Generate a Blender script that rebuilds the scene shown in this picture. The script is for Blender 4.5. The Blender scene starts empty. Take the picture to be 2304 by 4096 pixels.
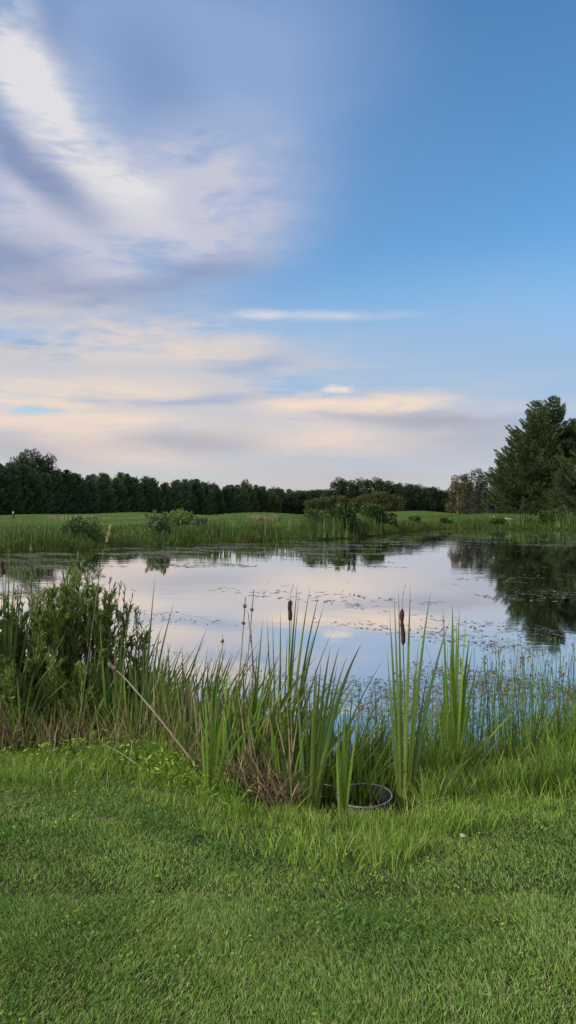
import bpy, math, random
import numpy as np
from mathutils import Vector
S = bpy.context.scene
rng = np.random.default_rng(7); random.seed(7)
FPX, HOR, CAMZ = 3154.0, 2048.0, 1.65       # focal length and horizon in photo pixels, eye height over the lawn
WATER = -0.60
cam = bpy.data.cameras.new('camera'); co = bpy.data.objects.new('camera', cam); S.collection.objects.link(co)
cam.sensor_fit = 'VERTICAL'; cam.sensor_height = 36; cam.lens = 36*FPX/4096; cam.clip_start = 0.05; cam.clip_end = 4000
co.location = (0, 0, CAMZ); co.rotation_euler = (math.radians(90), 0, 0); S.camera = co
S.view_settings.view_transform = 'Standard'; S.view_settings.look = 'None'; S.view_settings.exposure = 0; S.view_settings.gamma = 1
# ---------------------------------------------------------------- sky and light
def srgb(r, g, b):
    return tuple(((c/255)/12.92 if c <= 10 else ((c/255+0.055)/1.055)**2.4) for c in (r, g, b)) + (1.0,)

class G:
    """small helper that chains shader nodes"""
    def __init__(s, tree): s.t = tree; s.n = tree.nodes; s.l = tree.links
    def new(s, kind, ins=(), **kw):
        nd = s.n.new(kind)
        for k, v in kw.items(): setattr(nd, k, v)
        for i, v in (ins.items() if isinstance(ins, dict) else enumerate(ins)):
            if v is None: continue
            if hasattr(v, 'is_output'): s.l.new(v, nd.inputs[i])
            else: nd.inputs[i].default_value = v
        return nd
    def m(s, op, a, b=None, c=None, clamp=False):
        return s.new('ShaderNodeMath', (a, b, c), operation=op, use_clamp=clamp).outputs[0]
    def mix(s, f, a, b):
        nd = s.n.new('ShaderNodeMix'); nd.data_type = 'RGBA'
        for i, v in ((0, f), (6, a), (7, b)):
            if hasattr(v, 'is_output'): s.l.new(v, nd.inputs[i])
            else: nd.inputs[i].default_value = v
        return nd.outputs[2]
    def rng(s, v, a, b, c=0.0, d=1.0, smooth=False):
        nd = s.new('ShaderNodeMapRange', (v, a, b, c, d))
        if smooth: nd.interpolation_type = 'SMOOTHSTEP'
        return nd.outputs[0]
    def noise(s, vec, scale, detail=4, rough=0.5, dist=0.0):
        nd = s.n.new('ShaderNodeTexNoise')
        if vec is not None: s.l.new(vec, nd.inputs['Vector'])
        nd.inputs['Scale'].default_value = scale; nd.inputs['Detail'].default_value = detail
        nd.inputs['Roughness'].default_value = rough; nd.inputs['Distortion'].default_value = dist
        return nd.outputs[0]
    def ramp(s, f, stops):
        nd = s.n.new('ShaderNodeValToRGB'); s.l.new(f, nd.inputs[0]); e = nd.color_ramp.elements
        while len(e) > 1: e.remove(e[-1])
        e[0].position, e[0].color = stops[0]
        for p, c in stops[1:]:
            k = e.new(p); k.color = c
        return nd.outputs[0]

SUN_EL, SUN_AZ = math.radians(25), math.radians(-104)      # azimuth measured from the view direction (+Y) towards +X
SKY = 0.10
def dirdeg(px, py):
    x, z = (px-1152)/FPX, (HOR-py)/FPX
    return math.degrees(math.atan2(x, 1)), math.degrees(math.atan2(z, math.hypot(x, 1)))

def build_world():
    w = bpy.data.worlds.new("World"); S.world = w; w.use_nodes = True
    w.node_tree.nodes.clear(); g = G(w.node_tree)
    sky = g.n.new('ShaderNodeTexSky'); sky.sky_type = 'NISHITA'; sky.sun_disc = False
    sky.sun_elevation = SUN_EL; sky.sun_rotation = SUN_AZ
    sky.air_density = 1.0; sky.dust_density = 0.6; sky.ozone_density = 2.0
    tc = g.n.new('ShaderNodeTexCoord')
    sep = g.new('ShaderNodeSeparateXYZ', (tc.outputs['Generated'],))
    az = g.m('DEGREES', g.m('ARCTAN2', sep.outputs[0], sep.outputs[1])) if False else g.m('MULTIPLY', g.m('ARCTAN2', sep.outputs[0], sep.outputs[1]), 57.2958)
    el = g.m('MULTIPLY', g.m('ARCSINE', sep.outputs[2]), 57.2958)
    ae = g.new('ShaderNodeCombineXYZ', (az, el, 0.0)).outputs[0]
    # wind-drawn warp of the cloud layer
    mp = g.new('ShaderNodeMapping', {0: ae, 3: (0.055, 0.16, 1)}).outputs[0]
    nz = g.n.new('ShaderNodeTexNoise'); g.l.new(mp, nz.inputs['Vector']); nz.inputs['Scale'].default_value = 1.0
    nz.inputs['Detail'].default_value = 5; nz.inputs['Roughness'].default_value = 0.55
    off = g.new('ShaderNodeVectorMath', (nz.outputs['Color'], (0.5, 0.5, 0.5)), operation='SUBTRACT').outputs[0]
    off = g.new('ShaderNodeVectorMath', (off, (5.5, 3.5, 0)), operation='MULTIPLY').outputs[0]
    q = g.new('ShaderNodeVectorMath', (ae, off), operation='ADD').outputs[0]
    q2 = g.new('ShaderNodeVectorMath', (ae, g.new('ShaderNodeVectorMath', (off, (0.35, 0.35, 0)), operation='MULTIPLY').outputs[0]), operation='ADD').outputs[0]
    def blob(px, py, sx, sy, rot, k=1.0, v=q):
        a, e = dirdeg(px, py)
        m = g.n.new('ShaderNodeMapping'); m.vector_type = 'TEXTURE'; g.l.new(v, m.inputs[0])
        m.inputs[1].default_value = (a, e, 0); m.inputs[2].default_value = (0, 0, math.radians(rot)); m.inputs[3].default_value = (sx/FPX*57.3, sy/FPX*57.3, 1)
        gr = g.n.new('ShaderNodeTexGradient'); gr.gradient_type = 'SPHERICAL'; g.l.new(m.outputs[0], gr.inputs[0])
        return g.m('MULTIPLY', g.rng(gr.outputs['Fac'], 0, 1, 0, 1, True), k)
    def layer(bl, v=q):
        r = None
        for b in bl:
            x = blob(*b, v=v); r = x if r is None else g.m('ADD', r, x)
        return r
    # fine streaks, drawn out along the drift of the cloud
    mf = g.new('ShaderNodeMapping', {0: q2, 2: (0, 0, math.radians(-22)), 3: (0.13, 0.42, 1)}).outputs[0]
    fine = g.noise(mf, 1.0, 7, 0.6, 0.4)
    mh = g.new('ShaderNodeMapping', {0: q2, 2: (0, 0, math.radians(3)), 3: (0.06, 0.6, 1)}).outputs[0]
    fineh = g.noise(mh, 1.0, 6, 0.55, 0.3)
    mf2 = g.new('ShaderNodeMapping', {0: q2, 2: (0, 0, math.radians(-12)), 3: (0.30, 1.2, 1)}).outputs[0]
    fine2 = g.noise(mf2, 1.0, 7, 0.62, 0.5)
    mx2 = g.m('ADD', g.m('MULTIPLY', fine, 0.72), g.m('MULTIPLY', fine2, 0.28))
    strk = g.rng(mx2, 0.36, 0.64, 0.25, 1.35)
    strkh = g.rng(g.m('ADD', g.m('MULTIPLY', fineh, 0.65), g.m('MULTIPLY', fine2, 0.35)), 0.36, 0.64, 0.12, 1.4)
    up = g.rng(el, 0, 40)
    # clear sky: the sky model, tuned a little bluer, and paler towards the horizon
    base = g.new('ShaderNodeHueSaturation', {'Saturation': SKY_SAT, 'Value': SKY_VAL, 'Color': sky.outputs[0]}).outputs[0]
    base = g.new('ShaderNodeMix', {6: base, 7: SKY_TINT, 0: 1.0}, data_type='RGBA', blend_type='MULTIPLY').outputs[2]
    def c(r, gg, b): return tuple(v/SKY for v in srgb(r, gg, b)[:3]) + (1.0,)
    col = base
    for mask_bl, strk_k, colour, top in LAYERS(strk, strkh):
        mk = layer(mask_bl, q2 if top in (.8, .95) and colour[2] < 227 else q)
        if strk_k is not None: mk = g.m('MULTIPLY', mk, strk_k)
        mk = g.m('MINIMUM', mk, top)
        mk = g.m('MAXIMUM', mk, 0.0)
        col = g.mix(mk, col, c(*colour))
    # pale band low over the horizon all round
    hz = g.rng(el, 0.0, 8.5, 0.92, 0.0, True)
    low = g.mix(g.rng(el, 0, 6), c(204, 191, 188), c(196, 192, 202))
    back = g.rng(g.m('ABSOLUTE', az), 25.0, 70.0, 0.0, 1.0, True)
    col = g.mix(g.m('MULTIPLY', hz, g.rng(fineh, 0.3, 0.7, 0.75, 1.0)), col, low)
    # unseen warm cloud glow added behind and overhead, to brighten the ground
    bk = g.m('MULTIPLY', g.m('MAXIMUM', back, g.rng(el, 36, 60, 0, 1, True)), g.rng(fine, 0.3, 0.7, 0.35, 0.8))
    col = g.mix(bk, col, c(*BACK_COL))
    bg = g.new('ShaderNodeBackground', (col, SKY)); out = g.n.new('ShaderNodeOutputWorld')
    g.l.new(bg.outputs[0], out.inputs[0])

SKY_SAT, SKY_VAL, SKY_TINT = 1.15, 1.0, (1.35, 1.72, 1.85, 1)
BACK_COL = (262, 246, 222)
def LAYERS(strk, strkh):
    return [
     # (blobs: px, py, half-width, half-height in photo pixels, rotation, amount), streak factor, sRGB, maximum
     # pale blue towards the horizon
     ([(1900, 1550, 1500, 620, 0, 1.0), (1000, 1600, 1500, 500, 0, .8)], None, (158, 188, 222), .9),
     # broad lavender veil
     ([(420, 500, 1150, 950, 0, .8), (760, 620, 850, 760, -35, .55), (250, 1050, 1000, 520, 10, .7), (1250, 100, 620, 430, 0, .35), (1000, 480, 1200, 900, 0, .24)], None, (147, 172, 213), .85),
     # whiter veil
     ([(520, 880, 1000, 420, 10, 1.0), (200, 780, 620, 300, -35, .6), (820, 780, 480, 380, 40, .4), (230, 1170, 380, 170, 5, .6), (150, 420, 700, 330, -42, .5)], strk, (202, 202, 216), .9),
     # blue-grey rifts
     ([(130, 640, 420, 130, -35, .95), (50, 1060, 420, 190, 0, .7), (420, 1180, 380, 110, 3, .6), (820, 1080, 360, 120, 14, .5), (600, 290, 330, 260, -25, .45), (0, 1390, 380, 60, 0, .55), (210, 130, 150, 220, -40, .4)], None, (116, 138, 180), .75),
     # bright streaks upper left
     ([(90, 360, 620, 150, -42, .95), (370, 600, 560, 150, -40, .9), (20, 130, 260, 200, -40, .8), (540, 720, 260, 80, -10, .6)], strk, (226, 224, 227), .95),
     # low cloud deck
     ([(250, 1460, 1500, 420, -3, 1.1), (800, 1700, 2000, 400, 0, 1.2), (1700, 1700, 900, 200, 0, .6)], strkh, (208, 204, 206), .88),
     ([(560, 1610, 500, 40, 0, .55), (930, 1600, 330, 50, 2, .7), (1000, 1455, 330, 50, 3, .6)], None, (150, 172, 208), .7),
     ([(1030, 1262, 150, 34, 0, .55), (1300, 1264, 520, 30, 1, .6), ], strk, (224, 220, 224), .8),
     ([(1372, 1536, 50, 20, 0, .9), (1412, 1540, 46, 15, 4, .8), (1388, 1550, 90, 14, 0, .9), (1350, 1543, 50, 12, 0, .5)], strk, (238, 226, 218), .9),
     # peach lit underside
     ([(280, 1670, 820, 140, -9, 1.1), (480, 1560, 560, 90, 0, .7), (1250, 1625, 430, 110, 0, 1.0), (1640, 1625, 300, 90, 0, 1.0), (1250, 1765, 640, 80, 0, .95), (340, 1790, 620, 80, -10, .9), (560, 1370, 760, 110, 2, .7), (560, 1850, 420, 60, 0, .8)], strkh, (246, 222, 202), .92),
     # grey underside
     ([(750, 1780, 520, 70, 2, .8), (1700, 1690, 640, 55, -2, .8), (1950, 1760, 560, 90, 0, .55), (1500, 1900, 420, 40, 0, .4), (120, 1800, 420, 90, -8, .6)], None, (166, 170, 186), .85),
    ]

def build_sun():
    l = bpy.data.lights.new('sun', 'SUN'); l.energy = SUN_E; l.angle = math.radians(SUN_ANG); l.color = (1.0, 0.88, 0.70)
    o = bpy.data.objects.new('sun', l); S.collection.objects.link(o)
    d = Vector((math.cos(SUN_EL)*math.sin(SUN_AZ), math.cos(SUN_EL)*math.cos(SUN_AZ), math.sin(SUN_EL)))
    o.rotation_euler = d.to_track_quat('Z', 'Y').to_euler(); o.location = d*50
SUN_E, SUN_ANG = 4.2, 12
# ---------------------------------------------------------------- helpers
A3 = lambda *r: np.array(r, float)
def U(a, b, n=None): return rng.uniform(a, b, n)

class MB:
    """collects vertices and faces and links them as one mesh object"""
    def __init__(s): s.v, s.f, s.a, s.n = [], [], [], 0
    def add(s, v, f, var=None):
        v = np.asarray(v, float).reshape(-1, 3); f = np.asarray(f, int)
        if var is None: var = np.full((len(v), 3), .5)
        s.v.append(v); s.f.append(f+s.n); s.a.append(np.broadcast_to(var, (len(v), 3))); s.n += len(v); return s
    def mesh(s, name, mat, smooth=True):
        me = bpy.data.meshes.new(name)
        v = np.concatenate(s.v); a = np.concatenate(s.a)
        me.vertices.add(len(v)); me.vertices.foreach_set('co', v.astype(np.float32).ravel())
        loops = np.concatenate([f.ravel() for f in s.f]); tot = np.concatenate([np.full(len(f), f.shape[1]) for f in s.f])
        me.loops.add(len(loops)); me.loops.foreach_set('vertex_index', loops.astype(np.int32))
        me.polygons.add(len(tot)); st = np.concatenate([[0], np.cumsum(tot)[:-1]])
        me.polygons.foreach_set('loop_start', st.astype(np.int32)); me.polygons.foreach_set('loop_total', tot.astype(np.int32))
        me.polygons.foreach_set('use_smooth', np.full(len(tot), smooth))
        at = me.attributes.new('var', 'FLOAT_COLOR', 'POINT')
        at.data.foreach_set('color', np.concatenate([a, np.ones((len(a), 1))], 1).astype(np.float32).ravel())
        me.update(); me.validate()
        if mat: me.materials.append(mat)
        return me
    def build(s, name, mat, parent=None, loc=(0, 0, 0), smooth=True):
        o = bpy.data.objects.new(name, s.mesh(name, mat, smooth)); S.collection.objects.link(o); o.location = loc
        if parent: o.parent = parent
        return o
def tag(o, label=None, cat=None, group=None, kind=None):
    if label: o['label'] = label
    if cat: o['category'] = cat
    if group: o['group'] = group
    if kind: o['kind'] = kind
    return o
def thing(name, label, cat, loc=(0, 0, 0), group=None, rz=0):
    o = bpy.data.objects.new(name, None); S.collection.objects.link(o); o.location = loc; o.rotation_euler = (0, 0, rz); o.empty_display_size = .1
    return tag(o, label, cat, group)
def copy_tree(o, parent=None):
    c = o.copy(); S.collection.objects.link(c); c.parent = parent
    for ch in list(o.children): copy_tree(ch, c)
    return c

def bez(P0, P1, P2, W, seg=6, face=None, twist=0.0, fold=0.15, prof=None, var=None, across=3):
    """blades along quadratic curves; face = compass direction the flat side looks to"""
    P0, P1, P2 = (np.asarray(p, float).reshape(-1, 3) for p in (P0, P1, P2)); n = len(P0)
    W = np.broadcast_to(np.asarray(W, float), (n,)); tw = np.broadcast_to(np.asarray(twist, float), (n,))
    if face is None: face = U(0, 2*math.pi, n)
    face = np.broadcast_to(np.asarray(face, float), (n,))
    t = np.linspace(0, 1, seg+1)[None, :, None]
    C = (1-t)**2*P0[:, None]+2*t*(1-t)*P1[:, None]+t*t*P2[:, None]
    T = 2*(1-t)*(P1-P0)[:, None]+2*t*(P2-P1)[:, None]; T /= np.linalg.norm(T, axis=2, keepdims=True)+1e-9
    a = face[:, None]+tw[:, None]*t[..., 0]
    N = np.stack([np.cos(a), np.sin(a), np.zeros_like(a)], 2)
    Sd = np.cross(T, N); Sd /= np.linalg.norm(Sd, axis=2, keepdims=True)+1e-6
    Nn = np.cross(Sd, T)
    if prof is None: prof = lambda t: np.clip((1-t)/.5, 0, 1)**.75*.96+.04*(1-t)
    w = (W[:, None]*prof(t[0, :, 0])[None])[..., None]*.5
    if var is None: var = U(0, 1, n)
    vr = np.broadcast_to(np.asarray(var, float), (n,))
    if across == 3: rows = [C-Sd*w, C+Nn*w*2*fold, C+Sd*w]
    else: rows = [C-Sd*w, C+Sd*w]
    k = len(rows); V = np.stack(rows, 2)                     # n, seg+1, k, 3
    idx = np.arange(n*(seg+1)*k).reshape(n, seg+1, k)
    F = np.stack([idx[:, :-1, :-1], idx[:, :-1, 1:], idx[:, 1:, 1:], idx[:, 1:, :-1]], -1).reshape(-1, 4)
    va = np.stack([np.broadcast_to(vr[:, None, None], V.shape[:3]), np.broadcast_to(t[0, None, :, 0, None], V.shape[:3]),
                   np.broadcast_to(U(0, 1, n)[:, None, None], V.shape[:3])], -1)
    return V.reshape(-1, 3), F, va.reshape(-1, 3)
def lean(base, L, az, th0, th1):
    """control points of blades that start th0 off vertical and end th1 off vertical, towards az"""
    base = np.asarray(base, float); L, az, th0, th1 = (np.asarray(x, float)[:, None] for x in (L, az, th0, th1))
    h = np.concatenate([np.cos(az), np.sin(az), 0*az], 1); up = A3(0, 0, 1)
    P1 = base+L*.5*(h*np.sin(th0)+up*np.cos(th0)); P2 = P1+L*.5*(h*np.sin(th1)+up*np.cos(th1))
    return base, P1, P2
def tube(pts, rad, sides=6, var=.5, cap=True):
    pts = np.asarray(pts, float); k = len(pts); rad = np.broadcast_to(np.asarray(rad, float), (k,))
    T = np.gradient(pts, axis=0); T /= np.linalg.norm(T, axis=1, keepdims=True)+1e-9
    ref = A3(1, 0, 0) if abs(T[:, 0]).mean() < .8 else A3(0, 1, 0)
    X = np.cross(T, ref); X /= np.linalg.norm(X, axis=1, keepdims=True)+1e-9; Y = np.cross(T, X)
    a = np.arange(sides)/sides*2*math.pi
    V = pts[:, None]+rad[:, None, None]*(X[:, None]*np.cos(a)[None, :, None]+Y[:, None]*np.sin(a)[None, :, None])
    idx = np.arange(k*sides).reshape(k, sides); nx = np.roll(idx, -1, 1)
    F = np.stack([idx[:-1], nx[:-1], nx[1:], idx[1:]], -1).reshape(-1, 4)
    va = np.zeros((k*sides, 3)); va[:, 0] = var; va[:, 1] = np.repeat(np.linspace(0, 1, k), sides); va[:, 2] = .5
    return V.reshape(-1, 3), F, va
def diamonds(P, D, L, W, roll=None, var=None, curl=0.0):
    """pointed leaves: P root, D direction"""
    n = len(P); D = D/(np.linalg.norm(D, axis=1, keepdims=True)+1e-9)
    R = rng.normal(size=(n, 3)); X = np.cross(D, R); X /= np.linalg.norm(X, axis=1, keepdims=True)+1e-9; N = np.cross(X, D)
    L = np.broadcast_to(np.asarray(L, float), (n,))[:, None]; W = np.broadcast_to(np.asarray(W, float), (n,))[:, None]
    V = np.stack([P, P+D*L*.45+X*W*.5+N*curl*L, P+D*L, P+D*L*.45-X*W*.5+N*curl*L], 1)
    if var is None: var = U(0, 1, n)
    va = np.zeros((n, 4, 3)); va[..., 0] = np.broadcast_to(var, (n,))[:, None]; va[..., 1] = A3(0, .45, 1, .45)[None]; va[..., 2] = U(0, 1, n)[:, None]
    return V.reshape(-1, 3), np.arange(n*4).reshape(n, 4), va.reshape(-1, 3)
def lathe(prof, n=32, var=.5, skip=None):
    a = np.arange(n)/n*2*math.pi; k = len(prof)
    V = np.array([[(r*math.cos(b), r*math.sin(b), z) for b in a] for r, z in prof]).reshape(-1, 3)
    F = [(i*n+j, i*n+(j+1) % n, (i+1)*n+(j+1) % n, (i+1)*n+j) for i in range(k-1) for j in range(n) if not (skip and skip(i, j))]
    return V, F

# ---------------------------------------------------------------- materials
def base_mat(name, rough=.6):
    m = bpy.data.materials.new(name); m.use_nodes = True; g = G(m.node_tree)
    b = g.n['Principled BSDF']; b.inputs['Roughness'].default_value = rough
    return m, g, b
def leaf_mat(name, stops, rough=.5, trans=.35, base_c=None, base_k=.0, tip_c=None, tip_k=0., patch=None, spec=.35, base_len=.3, tone=1.0):
    """stops: colours picked per blade; base_c / tip_c: colour of the sheath and of the withered tip; patch: (scale, colour, amount) over the ground"""
    m, g, b = base_mat(name, rough); b.inputs['Specular IOR Level'].default_value = spec
    at = g.n.new('ShaderNodeAttribute'); at.attribute_name = 'var'
    sep = g.new('ShaderNodeSeparateColor', (at.outputs['Color'],))
    k = len(stops)-1
    col = g.ramp(sep.outputs[0], [(i/max(k, 1), tuple(c)+(1,)) for i, c in enumerate(stops)])
    if base_c: col = g.mix(g.m('MULTIPLY', g.rng(sep.outputs[1], 0, base_len, 1, 0), base_k), col, tuple(base_c)+(1,))
    if tip_c: col = g.mix(g.m('MULTIPLY', g.rng(sep.outputs[1], .7, 1, 0, 1), tip_k), col, tuple(tip_c)+(1,))
    geo = g.n.new('ShaderNodeNewGeometry')
    for (sc, pc, amt, lo, hi) in (patch or ()):
        nz = g.noise(geo.outputs['Position'], sc, 4, .6)
        col = g.mix(g.m('MULTIPLY', g.rng(nz, lo, hi, 0, 1, True), amt), col, tuple(pc)+(1,))
    nb = g.noise(geo.outputs['Position'], 60, 2, .5)
    col = g.new('ShaderNodeMix', {6: col, 7: g.ramp(nb, [(.3, (.8, .8, .8, 1)), (.7, (1.15, 1.15, 1.15, 1))]), 0: 1.0}, data_type='RGBA', blend_type='MULTIPLY').outputs[2]
    oi = g.n.new('ShaderNodeObjectInfo')
    col = g.new('ShaderNodeMix', {6: col, 7: g.ramp(oi.outputs['Random'], [(0, (.78, .80, .80, 1)), (.5, (1, 1, 1, 1)), (1, (1.25, 1.18, 1.05, 1))]), 0: tone}, data_type='RGBA', blend_type='MULTIPLY').outputs[2]
    g.l.new(col, b.inputs['Base Color'])
    if trans:
        tr = g.new('ShaderNodeBsdfTranslucent', (col,))
        mx = g.new('ShaderNodeMixShader', (trans, b.outputs[0], tr.outputs[0])); g.l.new(mx.outputs[0], g.n['Material Output'].inputs[0])
    return m
def bark_mat(name, c1, c2, scale=12, rough=.85):
    m, g, b = base_mat(name, rough); tc = g.n.new('ShaderNodeTexCoord')
    mp = g.new('ShaderNodeMapping', {0: tc.outputs['Object'], 3: (1, 1, .25)}).outputs[0]
    nz = g.noise(mp, scale, 6, .65)
    g.l.new(g.ramp(nz, [(.35, c1+(1,)), (.65, c2+(1,))]), b.inputs['Base Color'])
    bp = g.new('ShaderNodeBump', {'Strength': .5, 'Distance': .01, 'Height': nz}); g.l.new(bp.outputs[0], b.inputs['Normal'])
    return m

M = {}
def materials():
    M['lawn'] = leaf_mat('lawn_grass', [(.065, .16, .028), (.11, .26, .042), (.16, .34, .056), (.21, .40, .066), (.28, .46, .10), (.095, .23, .048), (.38, .44, .19), (.42, .41, .23)], .6, .22, (.20, .19, .09), .3, (.34, .35, .18), .3,
        [(.9, (.10, .27, .06), .5, .48, .64), (1.3, (.25, .34, .07), .6, .50, .66), (4, (.36, .34, .19), .7, .60, .74), (9, (.07, .17, .03), .5, .55, .7)], tone=0, spec=.10)
    M['bank'] = leaf_mat('bank_grass', [(.07, .15, .03), (.13, .26, .04), (.20, .36, .05), (.28, .44, .06), (.35, .50, .09), (.10, .20, .04), (.42, .40, .20)], .5, .28, (.24, .24, .09), .5, (.35, .33, .15), .2,
        [(1.3, (.14, .26, .045), .6, .45, .65)], tone=0, spec=.12)
    M['cattail'] = leaf_mat('cattail_leaf', [(.055, .13, .045), (.085, .17, .045), (.10, .165, .04), (.13, .215, .04), (.17, .25, .045), (.06, .14, .065)], .45, .35, (.26, .32, .09), .75, (.24, .17, .08), .6, base_len=.45)
    M['rush'] = leaf_mat('rush_stem', [(.06, .14, .05), (.09, .19, .055), (.12, .21, .055)], .5, .15, (.14, .18, .07), .6)
    M['dead'] = leaf_mat('dead_leaf', [(.10, .07, .045), (.20, .15, .10), (.36, .30, .23), (.07, .045, .03), (.17, .09, .05)], .8, .1)
    M['deadstalk'] = bark_mat('dead_stalk', (.20, .165, .13), (.38, .33, .28), 30)
    M['brownhead'] = bark_mat('cattail_head', (.036, .014, .010), (.065, .026, .018), 180, .95)
    M['greyhead'] = bark_mat('old_head', (.10, .075, .055), (.22, .18, .14), 90, .95)
    M['seed'] = leaf_mat('rush_seed', [(.15, .11, .06), (.22, .16, .09), (.10, .07, .045)], .8, .1)
    M['strawseed'] = leaf_mat('grass_seed', [(.40, .33, .20), (.50, .42, .28)], .8, .2)
    M['willow'] = leaf_mat('willow_leaf', [(.09, .165, .034), (.14, .235, .048), (.19, .29, .062), (.24, .32, .10), (.32, .39, .16)], .5, .35)
    M['willowpale'] = leaf_mat('willow_tip_leaf', [(.18, .25, .13), (.26, .32, .19), (.32, .36, .24)], .5, .35)
    M['twig'] = bark_mat('willow_twig', (.035, .022, .014), (.085, .05, .03), 40)
    M['bark'] = bark_mat('pine_bark', (.05, .035, .025), (.12, .085, .06), 6)
    M['birchbark'] = bark_mat('birch_bark', (.14, .11, .085), (.30, .25, .20), 5)
    M['pine'] = leaf_mat('pine_needles', [(.026, .062, .036), (.045, .095, .05), (.066, .125, .06), (.085, .14, .07)], .6, .12)
    M['bigpine'] = leaf_mat('white_pine_needles', [(.022, .045, .020), (.040, .078, .030), (.068, .115, .042), (.105, .150, .065)], .6, .15)
    M['spruce'] = leaf_mat('spruce_needles', [(.035, .052, .042), (.05, .062, .05), (.065, .068, .055)], .6, .12)
    M['leafdark'] = leaf_mat('broad_leaf_dark', [(.035, .062, .026), (.05, .08, .032), (.065, .092, .04)], .55, .25)
    M['leafblue'] = leaf_mat('broad_leaf_far', [(.026, .056, .038), (.036, .072, .044), (.05, .085, .048)], .55, .2)
    M['leafgold'] = leaf_mat('broad_leaf_golden', [(.055, .085, .028), (.08, .105, .034), (.11, .115, .04), (.05, .08, .028)], .55, .3)
    M['leafrust'] = leaf_mat('birch_leaf', [(.09, .085, .035), (.13, .095, .04), (.10, .10, .04), (.15, .10, .05)], .55, .3)
    M['shrub'] = leaf_mat('shrub_leaf', [(.035, .08, .022), (.055, .11, .03), (.08, .135, .035)], .5, .3)
    M['shrubpale'] = leaf_mat('pale_shrub_leaf', [(.07, .12, .05), (.11, .16, .075), (.16, .20, .11)], .5, .3)
    M['shrubbright'] = leaf_mat('bright_shrub_leaf', [(.08, .15, .04), (.13, .21, .055), (.17, .24, .07)], .5, .3)
    M['reed'] = leaf_mat('far_reed', [(.065, .135, .03), (.09, .17, .036), (.12, .20, .045), (.15, .20, .06), (.055, .115, .035)], .5, .3, (.16, .20, .07), .5, None, 0,
        [(.16, (.14, .165, .05), .6, .45, .62), (.5, (.045, .10, .03), .6, .5, .66)], spec=.12)
    M['fescue'] = leaf_mat('dry_fescue', [(.26, .26, .15), (.33, .31, .20), (.20, .22, .11)], .7, .3)
    M['weed'] = leaf_mat('pond_weed', [(.07, .07, .05), (.11, .105, .075), (.15, .14, .10), (.07, .08, .045)], .45, 0, spec=.4)
    M['sand'] = bark_mat('bunker_sand', (.50, .46, .40), (.62, .57, .50), 3)
    M['path'] = bark_mat('path_gravel', (.40, .37, .33), (.52, .48, .43), 3)
    M['petal'] = base_mat('white_petal', .7)[0]; M['petal'].node_tree.nodes['Principled BSDF'].inputs['Base Color'].default_value = (.8, .79, .74, 1)
    m, g, b = base_mat('black_plastic', .55); tc = g.n.new('ShaderNodeTexCoord'); nz = g.noise(tc.outputs['Object'], 14, 6, .65)
    g.l.new(g.ramp(nz, [(.45, (.004, .005, .009, 1)), (.75, (.012, .013, .020, 1))]), b.inputs['Base Color']); g.l.new(g.rng(nz, .3, .7, .5, .7), b.inputs['Roughness']); M['plastic'] = m
    m, g, b = base_mat('mottled_rim', .5); tc = g.n.new('ShaderNodeTexCoord'); nz = g.noise(tc.outputs['Object'], 20, 6, .7)
    g.l.new(g.ramp(nz, [(.38, (.05, .055, .08, 1)), (.66, (.30, .32, .38, 1))]), b.inputs['Base Color']); M['rim'] = m  # rim mottled from dark to pale bluish grey
    m, g, b = base_mat('dark_paint', .6); b.inputs['Base Color'].default_value = (.02, .022, .03, 1); M['darkpaint'] = m
    m, g, b = base_mat('white_paint', .6); b.inputs['Base Color'].default_value = (.55, .55, .53, 1); M['whitepaint'] = m
    M['rust'] = bark_mat('orange_lit_bark', (.20, .055, .03), (.30, .09, .045), 8)  # low orange sun on the trunk, put into the bark colour
    # turf and earth: one sheet
    m, g, b = base_mat('turf', 1.0); b.inputs['Specular IOR Level'].default_value = 0.0; geo = g.n.new('ShaderNodeNewGeometry'); P = geo.outputs['Position']
    sep = g.new('ShaderNodeSeparateXYZ', (P,))
    n1 = g.noise(P, .06, 5, .6); n2 = g.noise(P, 1.8, 6, .65); n3 = g.noise(P, 25, 4, .6)
    fair = g.ramp(n1, [(.35, (.060, .112, .034, 1)), (.5, (.076, .130, .040, 1)), (.65, (.100, .145, .048, 1))])
    fair = g.mix(g.rng(n2, .4, .75, 0, .45), fair, (.07, .125, .028, 1))
    near = g.ramp(n3, [(.35, (.018, .028, .010, 1)), (.65, (.05, .065, .025, 1))])
    mud = g.ramp(n2, [(.3, (.03, .024, .016, 1)), (.7, (.06, .048, .03, 1))])
    col = g.mix(g.rng(sep.outputs[1], 10, 18), near, fair)
    col = g.mix(g.rng(sep.outputs[2], -.50, -.36, 1, 0), col, mud)
    g.l.new(col, b.inputs['Base Color'])
    bp = g.new('ShaderNodeBump', {'Strength': .6, 'Distance': .05, 'Height': n2}); g.l.new(bp.outputs[0], b.inputs['Normal'])
    M['turf'] = m
    m, g, b = base_mat('pond_water', .03); b.inputs['Base Color'].default_value = (.010, .013, .009, 1); b.inputs['IOR'].default_value = WATER_IOR
    geo = g.n.new('ShaderNodeNewGeometry')
    mp = g.new('ShaderNodeMapping', {0: geo.outputs['Position'], 3: (.8, 1.6, 1)}).outputs[0]
    n1 = g.noise(mp, 1.1, 3, .5, .4); n2 = g.noise(mp, .12, 3, .5)
    h = g.m('MULTIPLY', n1, g.rng(n2, .42, .62, .15, 1.0, True))
    bp = g.new('ShaderNodeBump', {'Strength': .035, 'Distance': .1, 'Height': h}); g.l.new(bp.outputs[0], b.inputs['Normal'])
    gl = g.new('ShaderNodeBsdfGlossy', {'Color': (.97, .97, .97, 1), 'Roughness': .03, 'Normal': bp.outputs[0]})
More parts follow.
